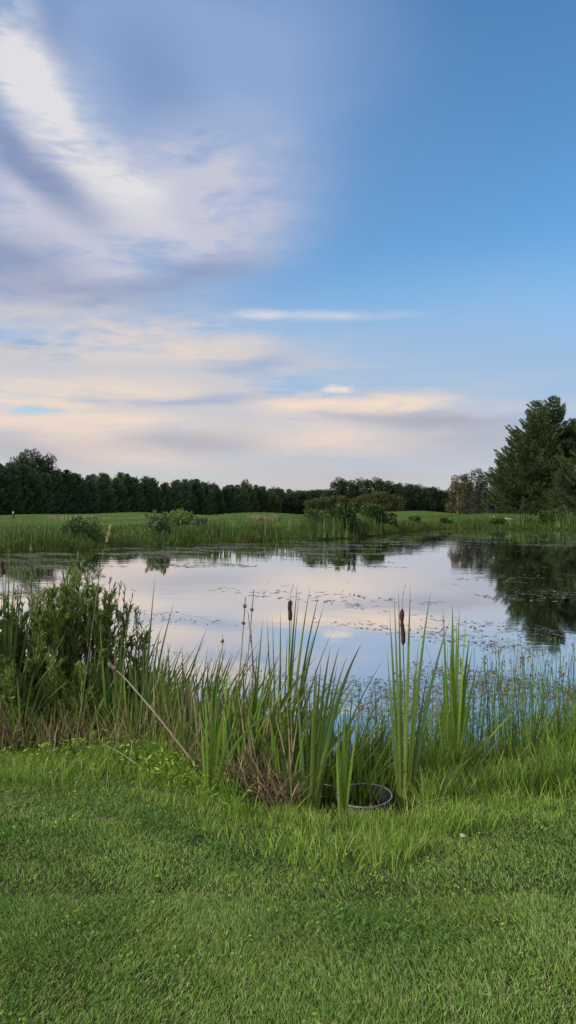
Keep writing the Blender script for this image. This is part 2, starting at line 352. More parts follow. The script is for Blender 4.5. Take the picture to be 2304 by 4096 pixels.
    lw = g.n.new('ShaderNodeLayerWeight'); lw.inputs[0].default_value = .5
    mx = g.new('ShaderNodeMixShader', (g.rng(lw.outputs['Facing'], .45, .93, .30, .92), b.outputs[0], gl.outputs[0])); g.l.new(mx.outputs[0], g.n['Material Output'].inputs[0])
    M['water'] = m
WATER_IOR = 1.33

# ---------------------------------------------------------------- ground and pond
EU = np.array([-3, -.9, -.365, -.207, -.143, -.08, -.016, .047, .142, .205, .365, .9, 3])
EV = np.array([7.5, 7.0, 6.45, 6.35, 5.95, 5.45, 5.15, 4.98, 5.05, 5.55, 5.85, 6.2, 6.5])
FU = (np.array([-2500, -900, -300, 0, 300, 600, 900, 1200, 1400, 1500, 1560, 1660, 1780, 2000, 2304, 2700, 4000])-1152)/FPX
FV = np.array([14, 32, 40, 42.5, 46.7, 53, 58, 62, 68, 75, 83, 92, 106, 107, 97, 80, 16])
def edge(u): return np.interp(u, EU, EV)
def farb(u): return np.interp(u, FU, FV)
def px2u(px): return (px-1152)/FPX
MOUNDS = [(1030, 100, 1.30, 11.0, 16), (760, 150, .9, 9, 20), (130, 180, 0.75, 12, 14), (420, 190, .7, 12, 12), (570, 200, .9, 9, 10), (1680, 165, 1.35, 9, 22), (1480, 150, 1.0, 10, 20), (1980, 126, 1.0, 10, 10), (1400, 240, .9, 20, 20), (250, 215, .6, 30, 14), (2250, 150, .9, 20, 20)]
def ground(x, y):
    x = np.asarray(x, float); y = np.asarray(y, float)
    yy = np.maximum(y, .6); u = x/yy; E = edge(u); F = farb(u)
    s = np.clip((y-3.0)/(E-3.0), 0, 1); z = -.32*s**1.6
    z = z+.012*np.sin(x*2.1+.5)*np.sin(y*1.7)+.008*np.sin(x*5+y*3)
    d = y-E; z = np.where(d > 0, -.32-.75*np.clip(d/1.3, 0, 1)**.9, z)
    k = y-F+.35*np.sin(x*.9)+.25*np.sin(x*2.3+1)
    zf = WATER-.35+np.where(k > 0, .35+.55*(1-np.exp(-k/3.0))+.4*(1-np.exp(-k/25)), .35*np.exp(k/2))
    for (px, Y, h, sx, sy) in MOUNDS:
        zf = zf+h*np.exp(-((x-px2u(px)*Y)/sx)**2-((y-Y)/sy)**2)
    zf = zf+np.where(k > 15, .10*np.sin(x*.11+1)*np.sin(y*.09), 0)
    return np.where(y < (E+F)*.5, z, zf)

def build_ground():
    ys = np.concatenate([np.arange(-14, 1, 1.0), np.arange(1, 9, .12), np.geomspace(9, 1500, 330)])
    us = np.linspace(-1, 1, 221); us = np.sign(us)*abs(us)**1.5*1.6
    X = us[None]*(5+np.maximum(ys, 0)[:, None]*1.05); Y = np.repeat(ys[:, None], len(us), 1)
    V = np.stack([X, Y, ground(X, Y)], -1).reshape(-1, 3); r, c = X.shape
    i = np.arange(r*c).reshape(r, c)
    F = np.stack([i[:-1, :-1], i[:-1, 1:], i[1:, 1:], i[1:, :-1]], -1).reshape(-1, 4)
    tag(MB().add(V, F).build('ground', M['turf']), kind='structure')
    # pond surface: follows the pond's outline, a little under both banks
    uu = np.linspace(-.85, 1.0, 120); tt = np.linspace(0, 1, 24)
    n0 = edge(uu)+.1; f0 = farb(uu)+2.5
    Yw = n0[None]+(f0-n0)[None]*(tt**2)[:, None]; Xw = uu[None]*Yw
    Vw = np.stack([Xw, Yw, np.full_like(Xw, WATER)], -1).reshape(-1, 3); i = np.arange(Vw.shape[0]).reshape(len(tt), len(uu))
    F = np.stack([i[:-1, :-1], i[:-1, 1:], i[1:, 1:], i[1:, :-1]], -1).reshape(-1, 4)
    tag(MB().add(Vw, F).build('pond_water', M['water']), kind='structure')

def at(px, Y, z=None):
    x = px2u(px)*Y
    return A3(x, Y, float(ground(x, Y)) if z is None else z)
def pix(px, py, Y):
    """the point at distance Y seen at a photo pixel"""
    return A3(px2u(px)*Y, Y, CAMZ-(py-HOR)/FPX*Y)
# ---------------------------------------------------------------- trees
def conifer(H, R, whorl, nb, tl, per, prof, low=.06, up0=5, up1=45, wisp=1.0, thin=.24):
    """trunk and crown of a pine: whorls of boughs, each bough a flat plume of needle tufts"""
    tr, cr = MB(), MB()
    bendx, bendy = U(-.02, .02), U(-.02, .02)
    axis = lambda f: A3(bendx*H*math.sin(f*3), bendy*H*math.sin(f*2.5), f*H)
    fs = np.linspace(0, 1, 9)
    tr.add(*tube([axis(f) for f in fs], [max(.012, .017*H*(1-f)**.9+.01) for f in fs], 7))
    P, D, Ls, vr = [], [], [], []
    f = low
    while f < 1:
        k = max(3, int(round(nb*(1 if f < .85 else .7)))); a0 = U(0, 6.28)
        for j in range(k):
            az = a0+j*2*math.pi/k+U(-.35, .35); r = R*prof(f)*U(.62, 1.12)
            if r < .15: r = .15
            el = math.radians(up0+(up1-up0)*f+U(-8, 8)); h = A3(math.cos(az), math.sin(az), 0); side = A3(-h[1], h[0], 0)
            o = axis(f); m = max(2, int(r/(tl*.55)))
            t = np.linspace(.12, 1, m)
            droop = -.10*r*(1-f)*np.sin(t*math.pi)*1.2+.13*r*t**3
            C = o+np.outer(t*r*math.cos(el), h)+np.outer(t*r*math.sin(el)*.8+droop, A3(0, 0, 1))
            if H > 15 and r > 1.2 and f < .9: tr.add(*tube(C[::max(1, m//4)], np.linspace(.03+.012*r, .012, len(C[::max(1, m//4)])), 4))
            wid = .30*r*np.sin(np.clip(t*1.15, 0, 1)*math.pi)**.8+.10
            n = m*per
            q = rng.integers(0, m, n); s = U(-1, 1, n)
            pos = C[q]+side*(s*wid[q])[:, None]+np.stack([0*s, 0*s, U(-.09, .12, n)*tl*wisp-.10*abs(s)*wid[q]], 1)+h*(U(-.5, .5, n)*r/m)[:, None]
            dr = h*U(.3, 1, n)[:, None]+side*(s*.8)[:, None]+np.stack([0*s, 0*s, U(-.05, .9, n)], 1)+rng.normal(size=(n, 3))*.25
            P.append(pos); D.append(dr); Ls.append(np.full(n, tl)*U(.6, 1.25, n)); vr.append(np.clip(U(0, 1)*.7+U(0, .35, n), 0, 1))
        f += whorl/H*U(.75, 1.25)
    # leader
    n = 10; P.append(np.repeat([axis(.985)], n, 0)+np.stack([0*np.zeros(n), np.zeros(n), U(-.6, .1, n)*tl*2], 1)); D.append(rng.normal(size=(n, 3))*.4+A3(0, 0, 1)); Ls.append(np.full(n, tl)); vr.append(U(.3, .8, n))
    P, D, Ls, vr = np.concatenate(P), np.concatenate(D), np.concatenate(Ls), np.concatenate(vr)
    cr.add(*diamonds(P, D, Ls, Ls*thin, var=vr, curl=.04))
    return tr, cr
def broadleaf(H, R, nclump, nleaf, ls, trunk_f=.22, flat=1.0, limbs=5, lumps=.30, top=None, tr_r=.014):
    tr, cr = MB(), MB()
    tr.add(*tube([A3(0, 0, -.2), A3(U(-.1, .1), U(-.1, .1), H*.35), A3(U(-.2, .2), U(-.2, .2), H*.75)], [tr_r*H*1.3, tr_r*H, tr_r*H*.4], 7))
    c = A3(0, 0, H*(trunk_f+1)/2); rz = H*(1-trunk_f)/2
    P, D, vr = [], [], []
    for k in range(nclump):
        zf = U(trunk_f, .93); zr = (zf-trunk_f)/(1-trunk_f); rr = R*.82*max(.05, 1-((zr-.40)/.68)**2)**.5*U(.15, 1)**.5; aa = U(0, 6.28)
        ctr = A3(rr*math.cos(aa), rr*math.sin(aa), zf*H)
        if top is not None: ctr[:2] *= top(ctr[2]/H)
        cr_r = R*lumps*U(.6, 1.3)
        if k < limbs: tr.add(*tube([A3(0, 0, H*U(.25, .55)), (A3(0, 0, H*.5)+ctr)/2+A3(0, 0, -.05*H), ctr], [tr_r*H*.5, tr_r*H*.3, tr_r*H*.1], 5))
        n = int(nleaf*U(.6, 1.4)); q = rng.normal(size=(n, 3)); q /= np.linalg.norm(q, axis=1, keepdims=True)
        P.append(ctr+q*cr_r*(U(.35, 1.05, n)**.6)[:, None]*A3(1, 1, .85*flat)); D.append(q+rng.normal(size=(n, 3))*.7+A3(0, 0, .1)); v = U(0, .5); vr.append(np.clip(v+U(0, .5, n), 0, 1))
    P, D, vr = np.concatenate(P), np.concatenate(D), np.concatenate(vr)
    cr.add(*diamonds(P, D, ls*U(.6, 1.3, len(P)), ls*.62*U(.6, 1.2, len(P)), var=vr, curl=.06))
    return tr, cr
def plant_tree(kind, name, label, cat, loc, group=None, rz=0, s=1.0, src=None, mats=None, sz=1.0):
    """kind: list of (trunk mesh, crown mesh)"""
    o = thing(name, label, cat, loc, group, rz); o.scale = (s, s, s*sz)
    for nm, me in zip(('trunk', 'crown'), kind):
        c = bpy.data.objects.new(nm, me); S.collection.objects.link(c); c.parent = o
    return o
def meshes(pair, nm, tm, cm):
    z = np.sort(np.concatenate(pair[1].v)[:, 2])
    r = (pair[0].mesh(nm+'_trunk', tm), pair[1].mesh(nm+'_crown', cm, False)); TOP[r[1].name] = float(z[int(len(z)*.998)]); return r
TOP = {}

def build_trees():
    full = lambda f: max(.04, (1-f)**.74*(1-.25*math.exp(-f*9)))
    rowv = [meshes(conifer(14*U(.97, 1.03), 6.0+.5*i, .66, 8, .68, 14, full, .02), 'row_pine', M['bark'], M['pine']) for i in range(5)]
    G1 = 'pines in the long row behind the far fairway'
    # front row: receding along a straight line to the right
    px = -160
    k = 0
    inv = lambda p: 1/205+(1/455-1/205)*(p/1150)
    while px < 1165:
        Y = 1/max(inv(px), 1/480); Y = min(Y, 480)
        x = px2u(px)*Y
        o = plant_tree(rowv[k % 5], 'pine_tree', 'dark green pine standing in the long straight row behind the fairway', 'pine tree', (x, Y, float(ground(x, Y))-.2), G1, U(0, 6.28), U(.86, 1.05))
        px += U(.55, 1.15)*4.4/Y*FPX; k += int(U(1, 4))
    px = -120
    while px < 1180:       # second row fills the gaps
        Y = min(1/max(inv(px), 1/480), 480)+9; x = px2u(px)*Y
        plant_tree(rowv[k % 5], 'pine_tree', 'dark green pine half hidden in the rear line of the long pine row', 'pine tree', (x, Y, float(ground(x, Y))-.2), 'pines in the rear line of the long row', U(0, 6.28), U(.92, 1.10))
        px += U(.5, 1.2)*5.5/Y*FPX; k += 1
    bl = [meshes(broadleaf(16, 5.0, 95, 95, .58, .04), 'wood_tree', M['bark'], M['leafdark']) for _ in range(3)]
    bb = [meshes(broadleaf(15, 6.2, 100, 95, .66, .0), 'far_tree', M['bark'], M['leafblue']) for _ in range(3)]
    bg = [meshes(broadleaf(9, 3.6, 60, 80, .46, .0, lumps=.34), 'gold_tree', M['birchbark'], M['leafgold']) for _ in range(2)]
    def bt(kind, px, Y, top, label, group=None, name='leafy_tree', cat='tree', H0=16, wide=1.0):
        x = px2u(px)*Y; gz = float(ground(x, Y))-.2; h = CAMZ+(HOR-top)*Y/FPX-gz
        s = h/TOP[kind[1].name]; o = plant_tree(kind, name, label, cat, (x, Y, gz), group, U(0, 6.28), s)
        o.scale = (s*wide, s*wide, s); return o
    # leafy heads over the pine row
    bt(bl[0], 118, 232, 1800, 'tall round leafy tree rising above the left end of the pine row', H0=16.3, wide=.62)
    bt(bl[1], 185, 232, 1818, 'leafy tree just right of the tallest head over the left pine row', H0=16.3, wide=.62)
    bt(bl[2], 62, 230, 1832, 'lower leafy tree left of the tallest head over the pine row', H0=16.3, wide=.6)
    for px, top, lb in ((845, 1930, 'small leafy tree showing over the middle of the pine row'), (985, 1920, 'pointed leafy tree rising over the right part of the pine row'), (1045, 1945, 'round leafy tree near the right end of the pine row'), (1105, 1948, 'last leafy tree before the gap at the right end of the pine row')):
        bt(bl[k % 3], px, 400, top, lb, H0=16.3, wide=.7); k += 1
    for px, top in ((1150, 1972), (1190, 1966), (1235, 1962), (1280, 1958), (1330, 1965)):
        bt(bb[k % 3], px, 430, top, 'bluish green tree in the low distant wood left of the taller grove', 'distant low wood', H0=15.3, wide=1.15); k += 1
    for px, top, lb in ((1310, 1958, 'short dark tree at the left foot of the tall grove'), (1352, 1912, 'tall slim dark tree at the left edge of the grove'), (1400, 1922, 'tall dark tree second from the left in the grove'), (1450, 1915, 'broad dark tree in the middle of the grove'), (1500, 1912, 'highest broad dark tree of the grove'), (1545, 1924, 'dark tree right of the highest tree in the grove'), (1585, 1930, 'dark tree at the right end of the grove')):
        bt(bl[k % 3], px, 300, top, lb, 'tall grove beyond the pond', H0=16.3, wide=.95); k += 1
    for px, top in ((1620, 1942), (1650, 1936), (1690, 1950), (1725, 1948), (1760, 1962), (1795, 1964), (1835, 1962), (1880, 1960)):
        bt(bb[k % 3], px, 310, top, 'bluish green tree in the wood between the grove and the birch', 'wood right of the grove', H0=15.3, wide=.95); k += 1
    for px in range(1150, 1960, 34):
        bt(bb[k % 3], px+U(-8, 8), 450, 1968+U(-8, 10), 'bluish tree in the back of the distant wood', 'back of the distant wood', H0=15.3, wide=1.5); k += 1
    for px, top in ((1275, 1990), (1320, 1985), (1360, 1982), (1405, 1992), (1445, 1982), (1490, 1972), (1520, 1964), (1555, 1975), (1240, 1998), (1590, 1985)):
        bt(bg[k % 2], px, 270, top, 'young golden green tree in front of the tall grove', 'young trees before the grove', 'young_tree', H0=9.2, wide=1.0); k += 1
    # right hand stand
    taper = lambda f: 1.25-f*.75
    bi = meshes(broadleaf(10, 2.7, 60, 80, .30, .06, top=taper, tr_r=.010, limbs=9, lumps=.26), 'birch', M['birchbark'], M['leafrust'])
    bt(bi, 1830, 168, 1900, 'rust tinged birch with a pale leaning trunk at the left end of the stand', name='birch_tree', H0=10.2, wide=1.1)
    bi2 = meshes(broadleaf(10, 2.3, 56, 80, .30, .08, top=taper, tr_r=.010, limbs=9, lumps=.26), 'birch', M['birchbark'], M['leafgold'])
    bt(bi2, 1862, 172, 1895, 'taller golden green birch between the rust birch and the dark spruce', name='birch_tree', H0=10.2, wide=.8)
    pop = meshes(broadleaf(15, 2.6, 30, 55, .42, .35, lumps=.30), 'poplar', M['bark'], M['leafdark'])
    bt(pop, 1905, 185, 1874, 'open crowned leafy tree rising behind the dark spruce', H0=15.3, wide=.95)
    bt(pop, 1962, 182, 1893, 'leafy tree squeezed between the spruce and the big pines', H0=15.3, wide=.8)
    sp = meshes(conifer(9.5, 3.6, .45, 8, .36, 9, lambda f: max(.05, (1-f)**.6*(1-.2*math.exp(-f*9))), .02, -12, 25), 'spruce', M['bark'], M['spruce'])
    x = px2u(1928)*150; plant_tree(sp, 'spruce_tree', 'dark greyish spruce with drooping boughs beside the big pines', 'spruce tree', (x, 150, float(ground(x, 150))-.2), None, .4, .86)
    x = px2u(1890)*152; plant_tree(sp, 'spruce_tree', 'lower dark spruce close behind the birch trunks', 'spruce tree', (x, 154, float(ground(x, 154))-.2), None, 2.1, .72)
    wp = lambda f: max(.06, (1-f)**.74*(.82+.18*min(1, f*3.2))*(1+.18*math.sin(f*23)))
    big = [meshes(conifer(20, 10.0, .70, 9, .42, 17, wp, .03, 2, 42, 1.4, .22), 'white_pine', M['bark'], M['bigpine']) for _ in range(2)]
    for i, (px, Y, top, wide, lb) in enumerate((
        (2212, 134, 1590, 1.0, 'tallest big white pine on the right shore, its top highest of all'),
        (2148, 130, 1600, .92, 'big white pine just left of the tallest, nearly as high'),
        (2062, 132, 1722, .88, 'shorter white pine whose boughs form the left shoulder of the stand'),
        (2312, 130, 1672, .95, 'white pine cut by the right border of the photo'),
        (2262, 122, 1835, .75, 'young pine with pale tips in front of the right end of the stand'),
        (2005, 136, 1822, .70, 'smallest pine at the left foot of the big stand'))):
        x = px2u(px)*Y; gz = float(ground(x, Y))-.2; h = CAMZ+(HOR-top)*Y/FPX-gz
        o = plant_tree(big[i % 2], 'white_pine', lb, 'pine tree', (x, Y, gz), 'big pines on the right shore', U(0, 6.28), h/20.2)
        o.scale = (h/20.2*wide*(1.0 if i < 2 else 1.2), h/20.2*wide*(1.0 if i < 2 else 1.2), h/20.2)
    for px, Y in ((2420, 118), (2540, 112)):
        x = px2u(px)*Y; plant_tree(big[0], 'white_pine', 'big white pine further along the right shore', 'pine tree', (x, Y, float(ground(x, Y))-.2), 'pines beyond the right border', U(0, 6), .95)
    # trunk stub, its orange sunlight put into the bark colour; shelter under the boughs
    p = at(2072, 112); o = thing('sunlit_trunk', 'stub of a tree trunk coloured orange as if sunlit, under the big pines', 'post', p)
    MB().add(*tube([(0, 0, -.3), (0.02, 0, .5), (0, 0, 1.0)], [.22, .19, .18], 8)).add(*lathe([(.18, 1.0), (.12, 1.03), (0.001, 1.04)], 8)).build('shaft', M['rust'], o)
    p = at(1965, 128); o = thing('shelter', 'dark little open shelter under the left boughs of the pines', 'shelter', p); o.scale = (.62, .62, .62)
    bx = lambda m, x0, x1, y0, y1, z0, z1: m.add([(x0, y0, z0), (x1, y0, z0), (x1, y1, z0), (x0, y1, z0), (x0, y0, z1), (x1, y0, z1), (x1, y1, z1), (x0, y1, z1)], [(0, 1, 5, 4), (1, 2, 6, 5), (2, 3, 7, 6), (3, 0, 4, 7), (4, 5, 6, 7), (3, 2, 1, 0)])
    bx(bx(MB(), -1.2, 1.2, -.9, .9, 1.9, 2.05), -1.0, 1.0, -.7, .7, 2.05, 2.15).build('roof', M['darkpaint'], o, smooth=False)
    bx(MB(), -1.05, 1.05, .7, .78, 0, 1.9).build('back_wall', M['darkpaint'], o, smooth=False)
    for sx in (-1, 1): bx(MB(), sx*1.08-.06, sx*1.08+.06, -.82, -.70, -.2, 1.9).build('post', M['bark'], o, smooth=False)
    for px, lb in ((1962, 'white tee marker left of its twin before the dark shelter'), (1974, 'white tee marker right of its twin before the dark shelter')):
        p = at(px, 120); o = tag(MB().add(*lathe([(.001, -.05), (.06, -.05), (.065, .08), (.045, .15), (.001, .17)], 10)).build('tee_marker', M['whitepaint'], None, p), lb, 'marker', 'white tee markers')
    p = at(53, 150); o = thing('ball_washer', 'dark post with a pale top standing alone on the far left fairway', 'post', p)
    MB().add(*tube([(0, 0, -.2), (0, 0, .5), (.03, 0, .9)], [.13, .22, .13], 8)).build('post', M['darkpaint'], o)
    MB().add(*lathe([(.001, .9), (.14, .9), (.15, 1.15), (.09, 1.3), (.001, 1.34)], 10)).build('cap', M['whitepaint'], o)
    # bunker and path
    def patch(name, pts, mat, dz):
        c = np.array([at(p, Y)[:2] for p, Y in pts]); ctr = c.mean(0); V = [(ctr[0], ctr[1], float(ground(*ctr))+dz)]; n = len(c)
        for r in (.5, 1.0):
            for q in c: x, y = ctr+(q-ctr)*r; V.append((x, y, float(ground(x, y))+dz))
        F3 = [(0, 1+i, 1+(i+1) % n) for i in range(n)]; F4 = [(1+i, 1+n+i, 1+n+(i+1) % n, 1+(i+1) % n) for i in range(n)]
        b = MB().add(V, F4); b.f.append(np.array(F3)); return tag(b.build(name, mat), kind='structure')
    patch('bunker_sand', [(1588, 96), (1600, 100), (1625, 103), (1645, 101), (1640, 95), (1610, 92)], M['sand'], .06)
    V, F = [], []
    cl = [(2020, 118), (2045, 117), (2070, 115), (2095, 112), (2120, 109.5), (2145, 108.5), (2175, 108)]
    for i, (px, Y) in enumerate(cl):
        for dy in (-.8, .8): p = at(px, Y+dy); V.append(p+A3(0, 0, .05))
        if i: F.append((2*i-2, 2*i, 2*i+1, 2*i-1))
    tag(MB().add(V, F).build('path', M['path']), kind='structure')

# ---------------------------------------------------------------- far bank plants
def build_far_bank():
    def strip(n, lo, hi, hmin, hmax, w, pxa=-300, pxb=2500, mask=None):
        px = U(pxa, pxb, n); u = px2u(px); k = lo+(hi-lo)*U(0, 1, n)**1.3; Y = farb(u)+k-.35*np.sin(u*farb(u)*.9); X = u*Y
        if mask is not None:
            q = mask(px, k); keep = U(0, 1, n) < q; X, Y, px, k = X[keep], Y[keep], px[keep], k[keep]
        n = len(X); L = U(hmin, hmax, n)*(.75+.5*np.sin(X*.45+1.3*np.sin(X*.13))**2)
        b = np.stack([X, Y, np.maximum(ground(X, Y), WATER-.2)-.05], 1)
        return bez(*lean(b, L, U(0, 6.28, n), U(0, .15, n), U(.1, .7, n)), W=w*U(.7, 1.3, n), seg=2, across=2, face=U(-2.2, -.9, n))
    m = MB()
    cl = lambda px, k: np.clip(.55+.5*np.sin(px*.021+2*np.sin(px*.0063))+.4*np.sin(px*.071+k)+.3*np.sin(px*.19+k*2), .12, 1)
    m.add(*strip(9000, -.8, 3, .25, .55, .05)); m.add(*strip(14000, -.3, 5, .45, .95, .05, mask=cl)); m.add(*strip(12000, 2.5, 12, .22, .6, .055, mask=cl)); m.add(*strip(6000, 2, 12, .15, .35, .06)); m.add(*strip(9000, 8, 30, .10, .28, .08)); m.add(*strip(7000, 12, 60, .06, .16, .12))
    tag(m.build('reed_grass', M['reed']), 'tall green grass and reeds along the far bank of the pond', 'grass', kind='stuff')
    m = MB()
    def fes(px0, px1, Y0, Y1, n, h):
        px = U(px0, px1, n); Y = U(Y0, Y1, n); X = px2u(px)*Y; b = np.stack([X, Y, ground(X, Y)-.05], 1)
        m.add(*bez(*lean(b, h*U(.6, 1.2, n), U(0, 6.28, n), U(0, .2, n), U(.2, .9, n)), W=.10, seg=2, across=2, face=U(-2.2, -.9, n)))
    fes(185, 380, 128, 140, 800, .8); fes(990, 1110, 84, 88, 500, .55); fes(380, 640, 150, 165, 200, .4)
    tag(m.build('dry_grass', M['fescue']), 'pale dry seeding grass on the far fairway', 'grass', kind='stuff')
    # cattails of the far bank
    def far_reed(px, dk, hh, n, lb, wpx=60):
        Y = farb(px2u(px))+dk; p = at(px, Y); o = thing('reed_clump', lb, 'reeds', p, 'reed clumps on the far bank')
        w = wpx/FPX*Y/2; b = np.stack([rng.normal(0, w*.5, n), rng.normal(0, .5, n), np.full(n, -.1)], 1)
        mm = MB(); mm.add(*bez(*lean(b, hh*U(.6, 1.1, n), U(0, 6.28, n), U(0, .1, n), U(.05, .35, n)), W=.05*Y/50, seg=3, across=2, face=U(-2.2, -.9, n), var=U(0, .5, n)))
        mm.build('blade', M['cattail'], o)['kind'] = 'stuff'
    far_reed(75, 1.5, 1.9, 120, 'dark upright reed clump at the far left of the far bank', 110)
    far_reed(178, 2, 1.7, 24, 'narrow lone reed clump between the left reeds and the round willow', 20)
    far_reed(850, 1.8, 1.6, 120, 'wide reed clump before the central grassy mound', 170)
    far_reed(1045, 1.8, 1.5, 130, 'reed clump below the dry grass of the central mound', 160)
    far_reed(1225, 1.5, 1.8, 160, 'dense reed clump left of the leafy middle bushes', 170)
    far_reed(1330, 1.2, 1.9, 150, 'dense reed clump in front of the leafy middle bush', 130)
    far_reed(1450, 1.5, 1.9, 150, 'bright reed clump in front of the big round bush', 110)
    far_reed(2095, 3, 1.9, 120, 'pale reed clump at the foot of the big pines', 90)
    far_reed(2280, 2.5, 2.0, 120, 'reed clump at the right border of the far bank', 90)
    far_reed(955, 7, 1.7, 26, 'few dark reed stems on the slope of the mound', 26)
    sh = {}
    def shrub(px, dk, h, w, mat, lb, key, nl=120, ls=.16, nc=20, name='shrub', spiky=0):
        Y = farb(px2u(px))+dk; p = at(px, Y); p[2] -= .1
        t, c = broadleaf(h, w, nc, nl, ls*Y/50, .0, lumps=.42, limbs=8, tr_r=.008)
        if spiky:
            n = spiky; b = np.stack([rng.normal(0, w*.45, n), rng.normal(0, w*.3, n), U(.2, .5, n)*h], 1); L = U(.5, .85, n)*h
            P0, P1, P2 = lean(b, L, U(0, 6.28, n), U(0, .2, n), U(.1, .35, n))
            for a0, a1, a2 in zip(P0, P1, P2):
                t.add(*tube([a0, a1, a2], [.02, .015, .008], 4)); q = np.linspace(0.1, 1, 16)[:, None]; C = (1-q)**2*a0+2*q*(1-q)*a1+q*q*a2
                C = np.repeat(C, 3, 0); c.add(*diamonds(C, rng.normal(size=C.shape)*.6+A3(0, 0, .9), ls*1.6*Y/50, ls*.5*Y/50))
        o = thing(name, lb, 'shrub', p, 'shrubs on the far bank', 0); t.build('stem', M['twig'], o); c.build('foliage', M[mat], o, smooth=False)
    shrub(340, 2.5, 1.35, 1.3, 'shrub', 'round green willow bush left on the far bank', 'a')
    shrub(640, 3.5, 1.5, .8, 'shrubpale', 'pale feathery willow standing tall above the far bank grass', 'b', spiky=16, nc=9)
    shrub(715, 22, 1.2, 1.7, 'shrubbright', 'bright yellow green bush behind the pale feathery willow', 'c', nc=16, spiky=5)
    shrub(800, 14, .8, .8, 'shrubpale', 'low pale plant tops right of the bright bush', 'd', nc=8, spiky=8)
    shrub(1490, 5.5, 2.4, 1.25, 'shrub', 'big round dark bush, largest on the middle of the far bank', 'e', nl=170, nc=34)
    shrub(1555, 5.0, 1.5, 1.1, 'shrub', 'lower dark bush leaning on the right of the big round bush', 'f', nc=16)
    shrub(1365, 4.0, 2.0, 1.3, 'shrub', 'leafy bush with upright shoots left of the big round bush', 'g', nl=140, nc=24, spiky=10, ls=.2)
    shrub(1250, 4.0, 1.7, 1.1, 'shrub', 'grey green bush at the left end of the middle thicket', 'h', nc=18, spiky=8)
    shrub(1660, 6, 1.0, .7, 'shrub', 'small sapling bush before the sand bunker', 'i', nc=10, spiky=4)
    shrub(1990, 3, .7, 1.2, 'shrub', 'low green bush on the right bank under the spruce', 'j', nc=10)
    shrub(2205, 5, 1.6, 1.8, 'shrub', 'green bush right of the path end under the pines', 'k', nc=18, spiky=5)
    shrub(1780, 5, .6, 1.0, 'shrub', 'low weedy bush beside the birch side of the pond', 'l', nc=8)

# ---------------------------------------------------------------- floating weed
def build_weed():
    m = MB()
    def patch(n, px0, px1, y0, y1, L, W, clump=.6, seedk=1.0, inner=None):
        px = U(px0, px1, n*3); py = U(y0, y1, n*3); Y = (CAMZ-WATER)*FPX/(py-HOR); X = px2u(px)*Y
        s = np.sin(X*.9*seedk+1.7*np.sin(Y*.33*seedk))+np.sin(Y*1.15*seedk+1.3*np.sin(X*.41*seedk)+2)+.7*np.sin(X*2.3+Y*1.9)
        keep = s > clump*U(.2, 1.6, len(s)); X, Y = X[keep][:n], Y[keep][:n]
        ok = (Y > edge(X/Y)+.35) & (Y < farb(X/Y)-.2); X, Y = X[ok], Y[ok]; n = len(X)
        a = U(0, math.pi, n); l = L*U(.4, 1.3, n); w = W*U(.5, 1.3, n); k = 7
        th = np.arange(k)/k*2*math.pi; rr = U(.75, 1.1, (n, k))
        ex = np.cos(th)[None]*rr*l[:, None]*.5; ey = np.sin(th)[None]*rr*w[:, None]*.5
        V = np.stack([X[:, None]+ex*np.cos(a)[:, None]-ey*np.sin(a)[:, None], Y[:, None]+ex*np.sin(a)[:, None]+ey*np.cos(a)[:, None], WATER+.004+np.repeat(U(0, .006, n)[:, None], k, 1)+ex*U(-.04, .06, (n, 1))], -1)
        va = np.zeros((n, k, 3)); va[..., 0] = U(0, 1, n)[:, None]
        m.add(V.reshape(-1, 3), np.arange(n*k).reshape(n, k), va.reshape(-1, 3))
    patch(3600, 600, 2500, 2580, 2950, .075, .020, 1.1)              # near, dense brownish scraps
    patch(900, 1500, 2500, 2560, 2800, .09, .026, 1.1)
    patch(700, 500, 2400, 2400, 2600, .16, .04, 1.2)
    patch(220, 500, 2100, 2330, 2430, .30, .07, 1.3)
    patch(8000, -200, 1650, 2165, 2228, .30, .10, .2)              # pads under the far bank
    patch(1500, -200, 1650, 2215, 2270, .28, .09, 1.0)
    patch(1800, -200, 420, 2215, 2420, .20, .07, .8)
    patch(1800, 1500, 2450, 2118, 2190, .55, .14, .8)
    patch(420, 1750, 2450, 2200, 2420, .24, .06, 1.1)
    tag(m.build('pond_weed', M['weed'], smooth=False), 'small floating weed leaves and pads scattered over the pond', 'pond weed', kind='stuff')
